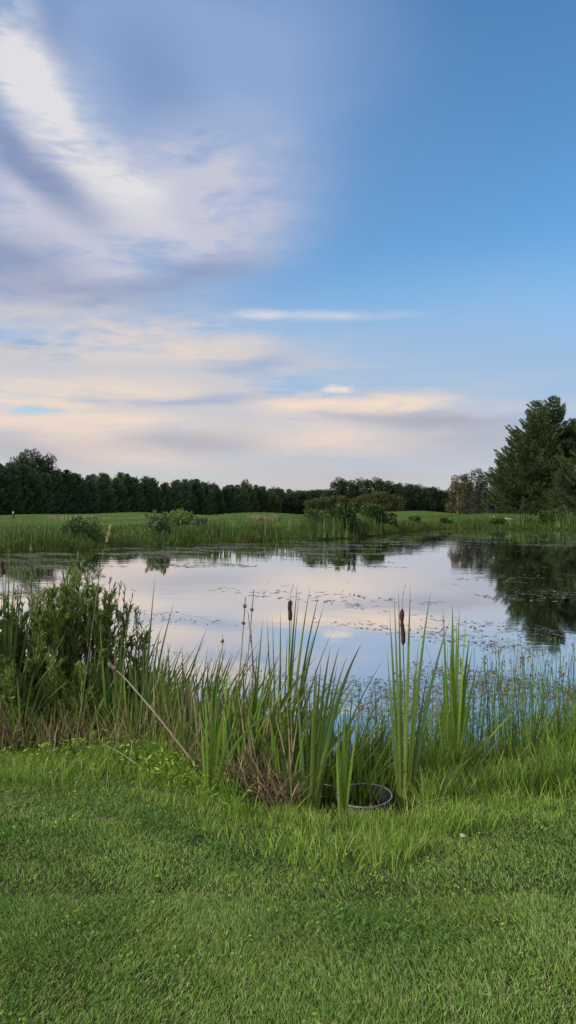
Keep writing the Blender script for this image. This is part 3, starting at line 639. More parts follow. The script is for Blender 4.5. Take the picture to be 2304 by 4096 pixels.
# ---------------------------------------------------------------- lawn and bank grass
def build_lawn():
    m = MB()
    def blades(n, y0, y1, L, W, th0, th1, edge_off=0.0, ux=.48, back=None, dens=None):
        y = np.sqrt(U(y0**2, y1**2, n)); x = U(-ux, ux, n)*(y+.35); E = edge(x/y)+edge_off
        k = y < E
        if dens is not None: k &= U(0, 1, n) < dens(x, y)
        x, y = x[k], y[k]; n = len(x)
        if not n: return None
        flow = 1.0+2.2*np.sin(x*2.3+1.4*np.sin(y*2.7))+1.8*np.sin(y*4.1+x*1.7)
        tuft = .5+.5*np.sin(x*9+3*np.sin(y*5))*np.sin(y*8+2*np.sin(x*6))
        Ln = U(L[0], L[1], n)*(.75+.5*tuft); b = np.stack([x, y, ground(x, y)-.006], 1)
        return bez(*lean(b, Ln, flow+rng.normal(0, 1.3, n), U(th0[0], th0[1], n), U(th1[0], th1[1], n)), W=U(W[0], W[1], n), seg=2, across=2, face=U(-2.6, -.5, n), twist=U(-.5, .5, n), prof=lambda t: np.clip(1-t, .06, 1)**.6)
    for n, y0, y1 in ((135000, 1.9, 3.4), (105000, 3.2, 5.2), (32000, 5.0, 6.6)):
        m.add(*blades(n, y0, y1, (.018, .038), (.0026, .0042), (.1, .9), (.4, 1.4)))
    for n, y0, y1 in ((60000, 1.6, 3.6), (34000, 3.4, 6.6)):        # beyond both sides of the frame
        m.add(*blades(n, y0, y1, (.022, .046), (.0032, .0050), (.1, .9), (.4, 1.4), ux=.85, dens=lambda x, y: (abs(x) > .44*(y+.35))*1.0))
    # dry clippings lying in the turf
    n = 1200; y = U(2, 6, n); x = U(-.45, .45, n)*(y+.3); k = (y < edge(x/y)) & (np.sin(x*3.1+1)+np.sin(y*4.3+2*np.sin(x*2)) > .7); x, y = x[k], y[k]; n = len(x)
    b = np.stack([x, y, ground(x, y)+U(.01, .04, n)], 1)
    m.add(*bez(*lean(b, U(.02, .06, n), U(0, 6.28, n), U(1.1, 1.5, n), U(1.4, 1.7, n)), W=.0022, seg=2, across=2, var=.97))
    n = 240; y0 = np.sqrt(U(4, 34, n)); x0 = U(-.5, .5, n)*(y0+.3); k = y0 < edge(x0/y0)-.1; x0, y0 = x0[k], y0[k]; c = 7; n = len(x0)*c
    x = np.repeat(x0, c)+rng.normal(0, .022, n); y = np.repeat(y0, c)+rng.normal(0, .022, n); az = U(0, 6.28, n)
    m.add(*diamonds(np.stack([x, y, ground(x, y)+U(.012, .032, n)], 1), np.stack([np.cos(az), np.sin(az), U(0, .5, n)], 1), U(.012, .026, n), U(.008, .014, n), var=np.repeat(U(.05, .42, len(x0)), c)))
    tag(m.build('lawn_grass', M['lawn']), 'short mown lawn grass in the foreground', 'lawn grass', kind='stuff')
    # longer, brighter grass towards the water
    m = MB()
    def fringe(n, off0, off1, L, W, pa, pb, th1=(.3, 1.2), var=None, den=None):
        pp = U(pa, pb, n)
        if L[1] > .16 and off1 < .45: pp = pp[(U(0, 1, n) < .04) | (pp < 960) | (pp > 1610)]
        n = len(pp); u = px2u(pp); E = edge(u); y = E+U(off0, off1, n); x = u*y
        cl = np.sin(x*7+2*np.sin(y*6))+np.sin(x*13+1)+np.sin(y*11+x*3)
        p_ = u*FPX+1152; cav = (((p_ > 930) & (p_ < 1340)) | ((p_ > -50) & (p_ < 930) & (U(0, 1, n) < np.where(p_ < 470, 1, .7)))) & (y > E-.12) & (L[0] < .4) & (U(0, 1, n) < .88)
        k = ~cav & (cl > U(-2.6, 1.2, n)) & ((np.hypot(x-.50, y-4.90) > .34) | ((U(0, 1, n) < .75) & (y < 4.86))); x, y = x[k], y[k]; n = len(x)
        Ln = U(L[0], L[1], n)*(.7+.35*np.clip(np.sin(x*3.3+1.1*np.sin(y*4))+1, 0, 2)); b = np.stack([x, y, np.maximum(ground(x, y), WATER)-.01], 1)
        m.add(*bez(*lean(b, Ln, U(0, 6.28, n), U(.0, .4, n), U(th1[0], th1[1], n)), W=U(W[0], W[1], n), seg=3, across=2, face=U(-2.7, -.4, n), twist=U(-.6, .6, n), prof=lambda t: np.clip(1-t, .05, 1)**.6,
            var=None if var is None else U(var[0], var[1], n)))
    fringe(16000, -1.3, .0, (.06, .13), (.004, .007), -700, 3000)
    fringe(11500, -.65, .12, (.08, .17), (.004, .008), -700, 3000)
    fringe(2600, -.5, -.05, (.05, .12), (.003, .006), 950, 1650)
    fringe(2000, -.35, .10, (.15, .28), (.005, .009), 560, 1250, var=(0, .8))
    fringe(2600, -.15, .15, (.12, .24), (.005, .009), 1250, 1800)
    fringe(8500, -.45, .45, (.18, .36), (.005, .011), 1650, 3000, th1=(.2, 1.0))
    fringe(3800, .0, .85, (.28, .52), (.006, .013), 1720, 2500, th1=(.1, .8), var=(.1, .9))
    fringe(700, -.1, .5, (.45, .62), (.008, .015), 2050, 2500, th1=(.1, .8), var=(0, .5))
    fringe(900, -.3, .4, (.25, .55), (.004, .006), -250, 1000, th1=(.1, .9), var=(.75, 1))
    fringe(1500, .25, 1.0, (.40, .80), (.004, .008), -700, 1000, th1=(.05, .6), var=(0, .55))
    fringe(2200, .2, .95, (.40, .75), (.004, .007), 1000, 3000, th1=(.05, .6), var=(0, .55))
    fringe(2200, .0, .5, (.25, .50), (.004, .008), 960, 1620, th1=(.05, .8), var=(0, .9))
    tag(m.build('bank_grass', M['bank']), 'long bright green grass fringing the near bank', 'grass', kind='stuff')
    # low broad leaved weeds in the grass, left of the reeds
    m = MB(); n = 2000
    u = px2u(np.concatenate([rng.normal(720, 120, n//2), rng.normal(560, 120, n//4), rng.normal(300, 150, n//4)])); n = len(u); E = edge(u); y = E+rng.normal(-.25, .22, n); x = u*y
    P = np.stack([x, y, ground(x, y)+np.abs(rng.normal(.07, .06, n))], 1)
    m.add(*diamonds(P, rng.normal(size=(n, 3))*A3(1, 1, .5)+A3(0, 0, .35), U(.03, .07, n), U(.010, .018, n), var=U(0, .75, n)))
    tag(m.build('weed_foliage', M['bank']), 'low leafy weeds growing in the grass before the reeds', 'weeds', kind='stuff')
    # dead, matted leaves around the foot of the reeds
    m = MB()
    def litter(n, pa, pb, o0, o1, L, th0, th1, W, var=(0, 1)):
        u = px2u(U(pa, pb, n)); E = edge(u); y = E+U(o0, o1, n); x = u*y; k = np.hypot(x-.50, y-4.98) > .46; x, y = x[k], y[k]; n = len(x); b = np.stack([x, y, np.maximum(ground(x, y), WATER)+U(-.02, .08, n)], 1)
        m.add(*bez(*lean(b, U(L[0], L[1], n), U(0, 6.28, n), U(th0[0], th0[1], n), U(th1[0], th1[1], n)), W=U(W[0], W[1], n), seg=4, across=2, face=U(-2.8, -.3, n), var=U(var[0], var[1], n)))
    litter(1500, -200, 1700, .0, 1.2, (.25, .6), (.1, .9), (.6, 2.0), (.004, .011))
    litter(1500, -200, 1650, .02, 1.0, (.2, .55), (0, .25), (.0, .6), (.006, .013))
    litter(1300, 930, 1360, -.12, .5, (.12, .42), (0, .5), (.1, 1.6), (.004, .011))
    litter(1000, 450, 960, -.10, .5, (.12, .42), (0, .5), (.1, 1.5), (.004, .010))
    litter(900, -150, 520, -.12, .5, (.12, .45), (0, .5), (.1, 1.5), (.004, .010))
    litter(700, 900, 1750, .1, .8, (.15, .42), (.0, .5), (.3, 1.8), (.005, .012), (.3, 1))
    litter(320, 430, 1400, .05, .9, (.5, .95), (0, .2), (.0, .35), (.007, .012), (.3, .55))
    litter(300, 1650, 2400, .0, .7, (.2, .5), (.1, .8), (.5, 1.8), (.004, .009))
    tag(m.build('dead_leaves', M['dead']), 'matted dead brown leaves at the foot of the reeds', 'dead leaves', kind='stuff')

# ---------------------------------------------------------------- reeds on the near bank
CATL = lambda t: np.clip((1-t)/.42, 0, 1)**.8*(.72+.28*np.clip(t/.25, 0, 1))
def cattail_leaves(n, H, lean_az, lean_k, W=.0195, spread=.05, droop=.30):
    """leaf fan of one plant, root at the origin"""
    P0 = np.stack([rng.normal(0, .012, n), rng.normal(0, .012, n), np.full(n, -.15)], 1)
    L = H*U(.68, 1.05, n); ga = U(0, 6.28, n); g = spread+U(0, .16, n)
    tx = L*g*np.cos(ga)+lean_k*L*math.cos(lean_az)*U(.5, 1.5, n); ty = L*g*np.sin(ga)*.8+lean_k*L*math.sin(lean_az)*U(.5, 1.5, n)
    bend = np.where(U(0, 1, n) < .28, U(.2, droop, n), U(.0, .10, n)); z = L*(1-.5*bend)
    tx += bend*L*np.cos(ga+.4)*1.2; ty += bend*L*np.sin(ga+.4)*.8
    P2 = np.stack([tx, ty, z-.15], 1); P1 = P0+np.stack([tx*.22, ty*.22, z*.60], 1)
    return bez(P0, P1, P2, W*U(.6, 1.15, n), seg=10, face=rng.normal(-1.57, .7, n), twist=U(-1.3, 1.3, n), fold=.12, prof=CATL)
def head_parts(o, base, top, r, L, mat='brownhead', spike=.14, waist=False):
    """flower spike at the end of a stem that runs base -> top: the head is a part, its thin spike a sub-part"""
    d = (top-base)/np.linalg.norm(top-base); n = 12; t = np.linspace(0, 1, n)
    rad = r*np.clip(np.minimum(t/.06, (1-t)/.06), .12, 1)**.5*(1+.07*np.sin(t*9)+.05*np.sin(t*23+1))
    if waist: rad = rad*(1-.38*np.exp(-((t-.62)/.035)**2))
    pts = top+np.outer(t*L, d)+np.stack([.003*np.sin(t*7), 0*t, 0*t], 1)
    h = MB().add(*tube(pts, rad*1.22, 10)).build('seed_head', M[mat], o)
    if spike:
        e = top+d*L; s = np.linspace(0, 1, 6)
        MB().add(*tube(e+np.outer(s*spike, d)+np.outer(s**2*spike*.35, A3(.5, 0, 0)), np.linspace(.0025, .0022, 6)+.0012*np.sin(s*14), 5)).build('spike', M['deadstalk'], h)
def zb(x, y): return max(float(ground(x, y)), WATER-.08)
def hero(name, label, px, Y, leaves, stem=None, W=.020, group=None, mat='cattail'):
    """a plant whose leaf tips were read off the photo: (tip px, tip py, bow, depth offset, width factor)"""
    x = px2u(px)*Y; o = thing(name, label, 'cattail', (x, Y, zb(x, Y)), group); b0 = A3(x, Y, zb(x, Y))
    lf = np.array(leaves, float); n = len(lf)
    T = np.array([pix(a, b, Y+d)-b0 for a, b, c, d, w in lf]); P0 = np.stack([np.linspace(-.03, .03, n)*np.sign(T[:, 0].mean()+1e-6)*0+np.clip(T[:, 0]*.12, -.035, .035), U(-.02, .02, n), np.full(n, -.12)], 1)
    P1 = P0+(T-P0)*A3(.5, .5, .5); P1[:, 0] = P0[:, 0]+(T[:, 0]-P0[:, 0])*(.5-.32*lf[:, 2]); P1[:, 2] = P0[:, 2]+(T[:, 2]-P0[:, 2])*(.5+.15*np.abs(lf[:, 2]))
    MB().add(*bez(P0, P1, T, W*lf[:, 4], seg=14, face=rng.normal(-1.57, .25, n), twist=U(-.9, .9, n), fold=.14, prof=CATL)).build('foliage', M[mat], o)
    if stem:
        (bx_, by_), (tx_, ty_), r, L, spk, waist = stem
        t3 = pix(tx_, ty_, Y)-b0; q = np.linspace(0, 1, 8)[:, None]; c = A3(0, 0, -.1)
        pts = c+(t3-c)*q+A3(.012, 0, 0)*np.sin(q*3)
        MB().add(*tube(pts, np.linspace(.008, .0042, 8), 7)).build('stem', M['cattailstem'], o)
        head_parts(o, pts[-2], pts[-1], r, L, spike=spk, waist=waist)
    return o

def build_reeds():
    M['cattailstem'] = leaf_mat('cattail_stem', [(.16, .22, .07)], .5, .1, (.28, .24, .10), .6)
    # --- plants that stand out, one by one
    hero('cattail', 'tall upright cattail with a long waisted brown head right of the sunken black tub', 1612, 5.12,
        [(1557, 2425, .1, 0, .8), (1576, 2367, .2, 0, .9), (1594, 2352, .3, .05, .8), (1642, 2330, .3, 0, 1), (1724, 2358, .6, 0, 1.1), (1800, 2478, .7, 0, 1.1), (1720, 2640, .4, .1, .8), (1565, 2520, -.2, .1, 1), (1548, 2590, -.2, .1, .9), (1662, 2620, -.5, .15, .8), (1675, 2560, .2, .1, .8)],
        ((0, 0), (1611, 2580), .0115, .235, .155, True))
    hero('cattail', 'cattail with a rough brown head before the middle of the pond, its leaves swept right', 1118, 5.75,
        [(1175, 2340, .3, 0, .8), (1190, 2330, .5, 0, 1), (1197, 2362, .4, .05, .8), (1242, 2335, .6, 0, 1), (1277, 2372, .7, 0, 1), (1300, 2410, .8, 0, 1), (1150, 2530, .3, .1, .8), (1262, 2520, .9, .1, .8), (1068, 2462, -.2, .05, .9), (1090, 2460, -.3, .05, .8), (1122, 2432, .1, .05, .9), (1336, 2512, .9, .1, .9)],
        ((0, 0), (1158, 2483), .0125, .150, .115, False))
    hero('cattail', 'broad leafed cattail clump arching right, left of the sunken black tub', 1238, 5.05,
        [(1322, 2588, .8, 0, 1.1), (1448, 2570, 1.0, 0, 1.3), (1358, 2585, .9, 0, 1), (1392, 2615, .9, .05, 1), (1262, 2660, .2, 0, 1.1), (1190, 2760, -.3, .05, 1), (1186, 2690, -.2, .1, 1), (1302, 2980, .6, -.05, .9), (1225, 2720, 0, .1, 1), (1330, 2920, .7, -.1, .8), (1285, 2640, .5, 0, 1.1)], W=.023)
    hero('cattail', 'short bright yellow green cattail growing against the left side of the black tub', 1366, 4.86,
        [(1352, 2880, -.1, 0, 1.1), (1382, 2800, .2, 0, 1.1), (1402, 2850, .3, 0, 1), (1430, 2900, .5, 0, 1), (1345, 2965, -.3, 0, .9), (1408, 2765, .2, .05, 1), (1375, 2840, .1, .03, 1.1), (1444, 2845, .6, 0, .8), (1424, 2960, .6, .03, .8)], W=.021, mat='brightleaf')
    hero('cattail', 'bright cattail clump with fanned tips standing among the rushes right of the tall brown head', 1812, 5.75,
        [(1772, 2425, -.3, 0, .8), (1810, 2415, .1, 0, 1.4), (1838, 2432, .4, 0, .8), (1866, 2460, .5, 0, 1), (1880, 2540, .7, 0, 1), (1892, 2580, .8, 0, .8), (1828, 2470, .2, .05, 1), (1775, 2680, -.3, .1, 1), (1768, 2630, -.2, .1, 1), (1912, 2655, .8, 0, 1), (1852, 2620, .3, 0, 1.2), (1800, 2560, 0, 0, 1.4), (1745, 2760, -.5, .1, .8), (1880, 2780, .6, -.05, 1)], W=.027, mat='brightleaf')
    hero('cattail', 'cattail with a dark brown head at the left border, behind the willow', 18, 6.7,
        [(38, 2165, .3, 0, 1.1), (22, 2200, .1, 0, 1), (60, 2260, .5, 0, 1), (95, 2310, .8, 0, .9), (-20, 2230, -.4, 0, 1), (5, 2300, -.1, .1, 1), (75, 2350, .5, .1, 1), (140, 2400, .8, .1, 1)],
        ((0, 0), (10, 2300), .0135, .12, .0, False), W=.026)
    hero('cattail', 'tall blue green cattail pair crossing in front of the right edge of the willow', 452, 6.5,
        [(398, 2470, -.4, 0, 1), (428, 2560, -.2, 0, 1), (492, 2490, .3, 0, 1), (520, 2430, .5, 0, .8), (470, 2600, .2, 0, 1.2), (510, 2610, .4, 0, 1.1), (462, 2540, 0, .1, 1)], W=.023)
    hero('cattail', 'green cattail with a thin tip leaning out over the pond right of the willow', 560, 6.45,
        [(622, 2290, .6, 0, .7), (700, 2400, .8, 0, .8), (575, 2560, .1, 0, 1), (600, 2470, .3, 0, 1), (640, 2520, .5, 0, 1), (540, 2640, -.2, 0, 1), (660, 2600, .6, .1, .8)], W=.024)
    hero('cattail', 'bright bowed cattail whose top leaf arches right like a hook', 835, 5.25,
        [(1085, 2848, 1.3, 0, 1.2), (905, 2790, .5, 0, 1), (850, 2720, .2, 0, 1.1), (822, 2745, -.1, 0, 1), (880, 2860, .4, -.05, 1), (800, 2830, -.3, 0, 1), (940, 2900, .7, -.05, .9), (870, 2700, .3, .05, 1)], W=.021, mat='brightleaf')
    hero('cattail', 'dense fan of straight green leaves between the two dead pale stalks and the brown head', 985, 5.6,
        [(1015, 2640, .1, 0, 1.2), (1052, 2470, .4, 0, 1), (1030, 2590, .3, 0, 1), (972, 2620, -.1, 0, 1), (955, 2680, -.2, 0, 1), (1080, 2560, .5, 0, 1), (1090, 2650, .5, .05, 1), (1000, 2720, .1, -.05, 1.1), (1112, 2620, .6, .05, .9)], W=.021, mat='brightleaf')
    # --- the thick rows: a few leaf fans, copied, turned and scaled
    variants = []
    for i in range(9):
        n = int(U(7, 13)); h = U(.9, 1.1)
        variants.append((MB().add(*cattail_leaves(n, h, U(-.5, .7), U(.04, .28))).mesh('cattail_fan', M['cattail' if i % 3 else 'brightleaf']), h))
    def fill(n, pa, pb, o0, o1, h0, h1, lab, group, lowest=5.0):
        for i in range(n):
            px = pa+(pb-pa)*(i+U(.1, .9))/n; u = px2u(px); Y = float(edge(u))+U(o0, o1); x = u*Y
            if .12 < x < .85 and Y < 5.3: continue
            me, hh = variants[int(rng.integers(0, 9))]; o = thing('cattail', lab, 'cattail', (x, Y, zb(x, Y)), group, U(-.5, .5))
            s = U(h0, h1)/hh; o.scale = (s*U(.85, 1.05), s*.95, s)
            c = bpy.data.objects.new('foliage', me); S.collection.objects.link(c); c.parent = o
    fill(66, 470, 970, .18, 1.1, 1.0, 1.5, 'green cattail without a head in the thick left bank row', 'cattails in the thick left row')
    fill(7, 420, 800, -.12, .15, .42, .75, 'short cattail shoot at the grassy front of the left row', 'short cattails in front of the left row')
    fill(34, 920, 1340, .12, .9, .95, 1.4, 'green cattail without a head below the brown headed one in the middle', 'cattails in the middle row')
    fill(8, 930, 1300, -.1, .12, .35, .7, 'short cattail shoot at the front of the middle row', 'short cattails in the middle')
    fill(28, 1320, 1760, .35, 1.1, .75, 1.25, 'slim cattail standing in the shallow water behind the black tub', 'cattails behind the tub')
    fill(16, 1680, 2350, .05, .6, .45, .95, 'low cattail shoot around the bright clump among the rushes', 'low cattails by the rushes')
    fill(26, -60, 560, .1, 1.2, .9, 1.45, 'cattail leaves rising through the back of the willow', 'cattails behind the willow')
    fill(10, -60, 420, -.1, .15, .3, .6, 'small cattail shoot under the front of the willow', 'cattails under the willow')
    # --- dead stalks
    def stalk(label, pts, r, knobs=(), head=None, name='dead_stalk', mat='deadstalk'):
        P = np.array(pts); o = thing(name, label, 'dead stalk', P[0]); Q = P-P[0]; q = np.linspace(0, 1, 12); k = np.linspace(0, 1, len(Q))
        C = np.stack([np.interp(q, k, Q[:, i]) for i in range(3)], 1)
        MB().add(*tube(C, np.linspace(r, r*.55, 12)*U(.92, 1.08, 12), 7)).build('stem', M[mat], o)
        for f in knobs:
            c = np.array([np.interp(f, q, C[:, i]) for i in range(3)]); mm = MB()
            n = 26; D = rng.normal(size=(n, 3)); mm.add(*diamonds(np.repeat(c[None], n, 0), D, U(.012, .024, n), .010, curl=.2))
            mm.add(*tube(c+np.outer(np.linspace(-.012, .012, 5), A3(0, 0, 1)), r*A3(.7, 1.6, 2.0, 1.5, .7), 7)).build('husk', M['greyhead'], o)
        if head: head_parts(o, C[-2], C[-1], head[0], head[1], 'greyhead', 0)
        return o
    stalk('pale dead stalk with a ragged husk near its top, left of a twin stalk', [pix(925, 2990, 5.75), pix(962, 2650, 5.78), pix(982, 2388, 5.8)], .0075, (.93, .80))
    stalk('pale dead stalk with a small husk, right of its ragged twin', [pix(948, 3000, 5.7), pix(985, 2700, 5.72), pix(1015, 2360, 5.75)], .0068, (.885,))
    stalk('grey dead stalk leaning far left across the reeds with an old brown head', [pix(772, 3045, 5.55), pix(620, 2850, 5.65), pix(505, 2718, 5.75), pix(465, 2680, 5.78)], .0080, (), (.0115, .085))
    stalk('thin dark dead stalk standing under the middle brown head', [pix(1085, 3190, 5.3), pix(1110, 2830, 5.35), pix(1122, 2620, 5.38)], .0050, mat='greyhead')
    stalk('wide pale dead stem upright inside the arching broad leafed clump', [pix(1255, 3080, 5.2), pix(1262, 2850, 5.2), pix(1264, 2700, 5.2)], .009)
    stalk('short bleached broken stalk poking up at the grass edge left of the leaning stalk', [pix(520, 3050, 5.75), pix(527, 2990, 5.75), pix(530, 2955, 5.75)], .006)
    stalk('bleached stick lying low across the foot of the left reeds', [pix(545, 3055, 5.6), pix(480, 3010, 5.65), pix(412, 2975, 5.7)], .0035)
    stalk('thin grey forked stick at the dark foot of the willow', [pix(215, 3030, 6.2), pix(222, 2940, 6.2), pix(232, 2900, 6.2)], .007)
    stalk('pale broken stick jutting from the grass right of the tub', [pix(1650, 3240, 4.9), pix(1705, 3205, 4.95), pix(1792, 3188, 4.98)], .0035)
    stalk('bent pale dead stem behind the stem of the tall headed cattail', [pix(1625, 3140, 5.3), pix(1660, 3085, 5.35), pix(1702, 3078, 5.4)], .006)
    stalk('slim dry stalk with a narrow grey husk in front of the left reed row', [pix(892, 2900, 6.0), pix(888, 2720, 6.0), pix(890, 2540, 6.0)], .005, (.93,))
    # --- tall seeding grass stem over the willow
    o = thing('grass_stem', 'single tall seeding grass stem rising over the willow', 'grass stem', pix(300, 3000, 6.0)); b0 = pix(300, 3000, 6.0)
    P = np.array([pix(300, 3000, 6.0), pix(352, 2640, 6.0), pix(402, 2260, 6.0), pix(440, 2105, 6.0)])-b0; q = np.linspace(0, 1, 20); C = np.stack([np.interp(q, np.linspace(0, 1, 4), P[:, i]) for i in range(3)], 1)
    MB().add(*tube(C, np.linspace(.0024, .0014, 20), 5)).build('stem', M['deadstalk'], o)
    n = 130; f = U(.86, 1, n); c = np.stack([np.interp(f, q, C[:, i]) for i in range(3)], 1)
    MB().add(*diamonds(c+rng.normal(0, .003, (n, 3)), rng.normal(size=(n, 3))*.45+A3(.25, 0, 1), .022, .006)).build('seed_head', M['strawseed'], o)
    # --- rushes
    rv = []
    for i in range(6):
        n = 17; b = np.stack([rng.normal(0, .12, n), rng.normal(0, .12, n), np.full(n, -.1)], 1); L = U(.60, 1.02, n); az = U(0, 6.28, n)
        P0, P1, P2 = lean(b, L, az, U(0, .12, n), U(.02, .35, n)); ms, hs = MB(), []
        ms.add(*bez(P0, P1, P2, .0068, seg=6, face=-1.57, twist=.3, fold=.4, prof=lambda t: np.clip(1-t*.6, .1, 1)))
        hd = []
        for k in np.nonzero(U(0, 1, n) < .34)[0]:
            T = .25*P0[k]*.16+.4*P1[k]*.3+P2[k]*.0+(P2[k]-(P2[k]-P1[k])*U(.02, .16)); mm = MB(); T = P2[k]-(P2[k]-P1[k])*U(.02, .14); c = int(U(5, 11)); d = rng.normal(size=(c, 3))*A3(1, 1, .8)
            P = T+np.clip(d, -1.4, 1.4)*A3(.008, .008, .014); mm.add(*diamonds(P, rng.normal(size=(c, 3))*.5+A3(0, 0, .4), U(.012, .020, c), .0075)); mm.add(*tube(T+np.outer(np.linspace(-.02, .02, 4), A3(0, 0, 1)), .0016, 4))
            hd.append(mm.mesh('rush_seed', M['seed']))
        rv.append((ms.mesh('rush_stems', M['rush']), hd))
    def rushes(n, pa, pb, o0, o1, h0, h1, lab, group):
        for i in range(n):
            px = pa+(pb-pa)*(i+U(.1, .9))/n; u = px2u(px); Y = float(edge(u))+U(o0, o1); x = u*Y
            ms, hd = rv[int(rng.integers(0, 6))]; o = thing('rush_clump', lab, 'rushes', (x, Y, zb(x, Y)), group, U(0, 6.28)); s = U(h0, h1); o.scale = (s, s, s)
            c = bpy.data.objects.new('stems', ms); c.name = 'stem'; S.collection.objects.link(c); c.parent = o; c['kind'] = 'stuff'
            for me in hd: c = bpy.data.objects.new('seed_head', me); S.collection.objects.link(c); c.parent = o
    rushes(25, 1830, 2420, .35, 1.6, 1.12, 1.58, 'dark thin rush clump with small brown seed heads in the right shallows', 'rushes in the right shallows')
    rushes(14, 1380, 1840, .5, 1.5, .95, 1.3, 'thin rush clump in the shallow water around the tall headed cattail', 'rushes behind the tall cattail')
    rushes(7, 560, 1000, .7, 1.4, .9, 1.15, 'thin rush clump rising at the back of the left cattail row', 'rushes behind the left row')

def build_willow():
    M['brightleaf'] = leaf_mat('bright_cattail_leaf', [(.10, .21, .035), (.15, .27, .04), (.20, .31, .05), (.11, .22, .04)], .45, .4, (.28, .36, .09), .7, (.24, .26, .10), .35, base_len=.45)
    def willow(label, px, Y, shoots, nleaf, mat, Llf=.095):
        """shoots: (tip px, tip py, depth offset)"""
        x = px2u(px)*Y; b0 = A3(x, Y, zb(x, Y)); o = thing('willow_shrub', label, 'willow', b0, 'willow shrubs on the left bank'); st, lf = MB(), MB()
        for (tp, ty, dY) in shoots:
            T = pix(tp, ty, Y+dY)-b0; B = A3(rng.normal(0, .12), rng.normal(0, .1), -.05); B[0] += T[0]*.6
            Mi = B+(T-B)*A3(.35, .4, .6)+A3(U(-.05, .05), U(-.05, .05), 0); q = np.linspace(0, 1, 14)[:, None]; C = (1-q)**2*B+2*q*(1-q)*Mi+q*q*T
            st.add(*tube(C, np.linspace(.0065, .0018, 14), 5))
            axes = [C[3:]]
            for k in range(5):                                  # side twigs
                i = int(rng.integers(4, 12)); L = U(.14, .36)*(1-i/20); az = U(0, 6.28); e = C[i]+L*A3(math.cos(az)*.38, math.sin(az)*.38, U(.7, 1.0)); s = np.linspace(0, 1, 6)[:, None]
                tw = C[i]+(e-C[i])*s; st.add(*tube(tw, np.linspace(.003, .0012, 6), 4)); axes.append(tw)
            for a in axes:
                n = int(nleaf*(1.0 if len(a) > 6 else .36)); f = U(0, 1, n)**.85; k = np.linspace(0, 1, len(a)); P = np.stack([np.interp(f, k, a[:, i]) for i in range(3)], 1)
                d = a[-1]-a[0]; d /= np.linalg.norm(d); az = U(0, 6.28, n); D = d*U(1.1, 2.1, n)[:, None]+np.stack([np.cos(az), np.sin(az), U(-.35, .25, n)], 1)*U(.35, .9, n)[:, None]
                D /= np.linalg.norm(D, axis=1, keepdims=True); L = Llf*U(.6, 1.25, n)*(1-.35*f)
                lf.add(*bez(P, P+D*L[:, None]*.5, P+D*L[:, None]+np.stack([0*L, 0*L, -.18*L], 1), L*.125, seg=3, across=2, prof=lambda t: np.array([.25, 1, .8, .05]), face=U(0, 6.28, n)))
        st.build('stem', M['twig'], o)['kind'] = 'stuff'; lf.build('foliage', M[mat], o)
    def many(n, xa, xb, fy, d): return [(xa+(xb-xa)*(i+U(.0, 1))/n, fy(i/n)+U(-70, 330)*U(.3, 1), U(-d, d)) for i in range(n)]
    willow('dense leafy willow at the left border of the photo', 40, 6.9, many(48, -140, 190, lambda f: 2370, .34), 125, 'willow')
    willow('dense willow second from the left border', 190, 6.95, many(40, 110, 340, lambda f: 2370-80*f, .34), 115, 'willow')
    willow('willow with silvery tips in the middle of the left thicket', 330, 7.0, many(36, 240, 450, lambda f: 2270+30*f, .32), 100, 'willow')
    willow('open willow at the right end of the thicket, leaning over the pond', 430, 7.1, many(32, 360, 640, lambda f: 2310+240*f*f, .3), 80, 'willow')
    willow('low dark willow shoots before the thicket', 240, 6.62, [(px, U(2600, 2850), U(-.12, .12)) for px in np.linspace(-90, 470, 36)], 90, 'willow')
    willow('single willow shoot with pale tip leaves towering over the left thicket', 105, 6.8, [(122, 2180, 0), (70, 2330, .1), (160, 2350, -.1)], 60, 'willowpale', .07)
    willow('thin leafy willow sprig between the two dead pale stalks', 955, 5.85, [(992, 2450, 0), (1005, 2520, .05)], 30, 'willow', .055)

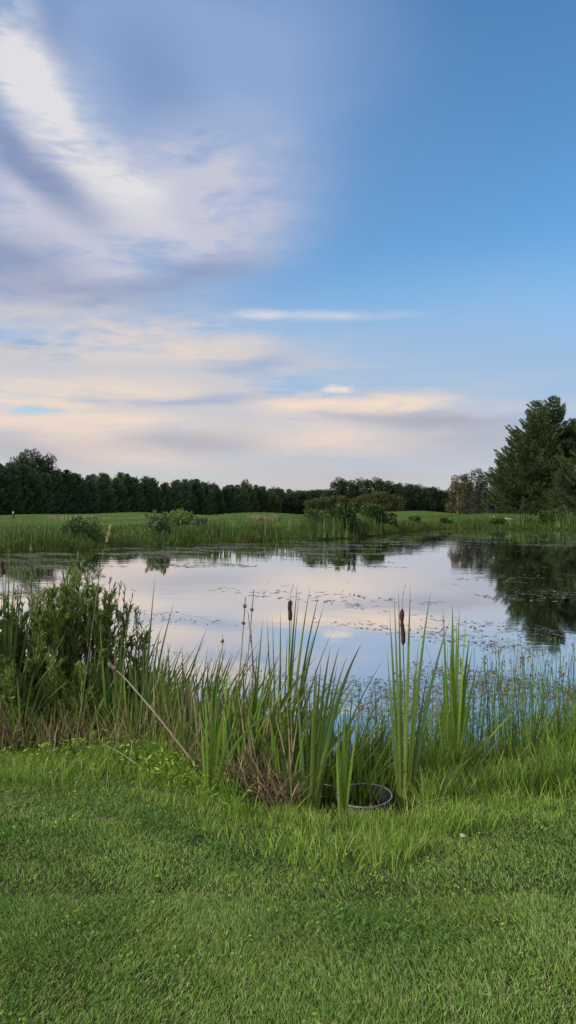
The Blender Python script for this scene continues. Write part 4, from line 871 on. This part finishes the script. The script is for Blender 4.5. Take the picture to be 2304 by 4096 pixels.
def build_tub():
    c = pix(1460, 3176, 5.12); zt = c[2]; r0, H = .183, .25
    o = thing('plastic_tub', 'round black plastic tub with a mottled grey rim sunk at the water edge', 'tub', (c[0], c[1], zt-H)); o.rotation_euler = (math.radians(4), math.radians(-2), 0)
    slot = lambda i, j: 15 <= j <= 18 and 8 <= i <= 9
    prof = [(.001, .0), (.12, .0), (.138, .005), (.150, .10), (.1525, .12), (.160, H-.012), (.154, H-.012), (.1465, .12), (.144, .10), (.131, .012), (.001, .010)]
    prof = [(r*1.13, z*1.04) for r, z in prof]
    V, F = lathe(prof, 64, skip=lambda i, j: (i in (4, 6)) and 14 <= j <= 18)
    MB().add(V, F).build('body', M['plastic'], o)
    V, F = lathe([(r*1.13, z) for r, z in [(.1555, H-.006), (.1545, H+.001), (.1565, H+.004), (.1615, H+.004), (.1640, H+.001), (.1630, H-.007), (.160, H-.0065)]], 64)
    MB().add(V, F).build('rim', M['rim'], o)
    V, F = lathe([(.145, .075), (.001, .075)], 40)
    MB().add(V, F).build('water', M['water'], o)
    for px, py, Y, lb in ((203, 3112, 5.35, 'small white clover flower on the lawn below the willow'), (1850, 3346, 4.1, 'small white clover flower in the bright grass right of the tub')):
        p = pix(px, py, Y); x, y = px2u(px)*Y, Y; z0 = float(ground(x, y)); f = thing('clover_flower', lb, 'flower', (x, y, z0)); h = max(.05, p[2]-z0)
        MB().add(*tube([(0, 0, 0), (.003, 0, h*.5), (0, 0, h)], .0015, 5)).build('stem', M['bank'], f)
        n = 70; d = rng.normal(size=(n, 3)); d /= np.linalg.norm(d, axis=1, keepdims=True); d[:, 2] = abs(d[:, 2])*.9-.1
        MB().add(*diamonds(np.repeat([[0, 0, h]], n, 0), d, .0135, .006)).build('flower_head', M['petal'], f)

materials(); build_world(); build_sun(); build_ground()
build_willow(); build_lawn(); build_reeds(); build_tub(); build_far_bank(); build_trees(); build_weed()
S.world.cycles.sampling_method = 'MANUAL'; S.world.cycles.sample_map_resolution = 512
S.cycles.max_bounces = 6; S.cycles.diffuse_bounces = 3; S.cycles.glossy_bounces = 3; S.cycles.transmission_bounces = 3; S.cycles.use_adaptive_sampling = True
S.cycles.caustics_reflective = False; S.cycles.caustics_refractive = False
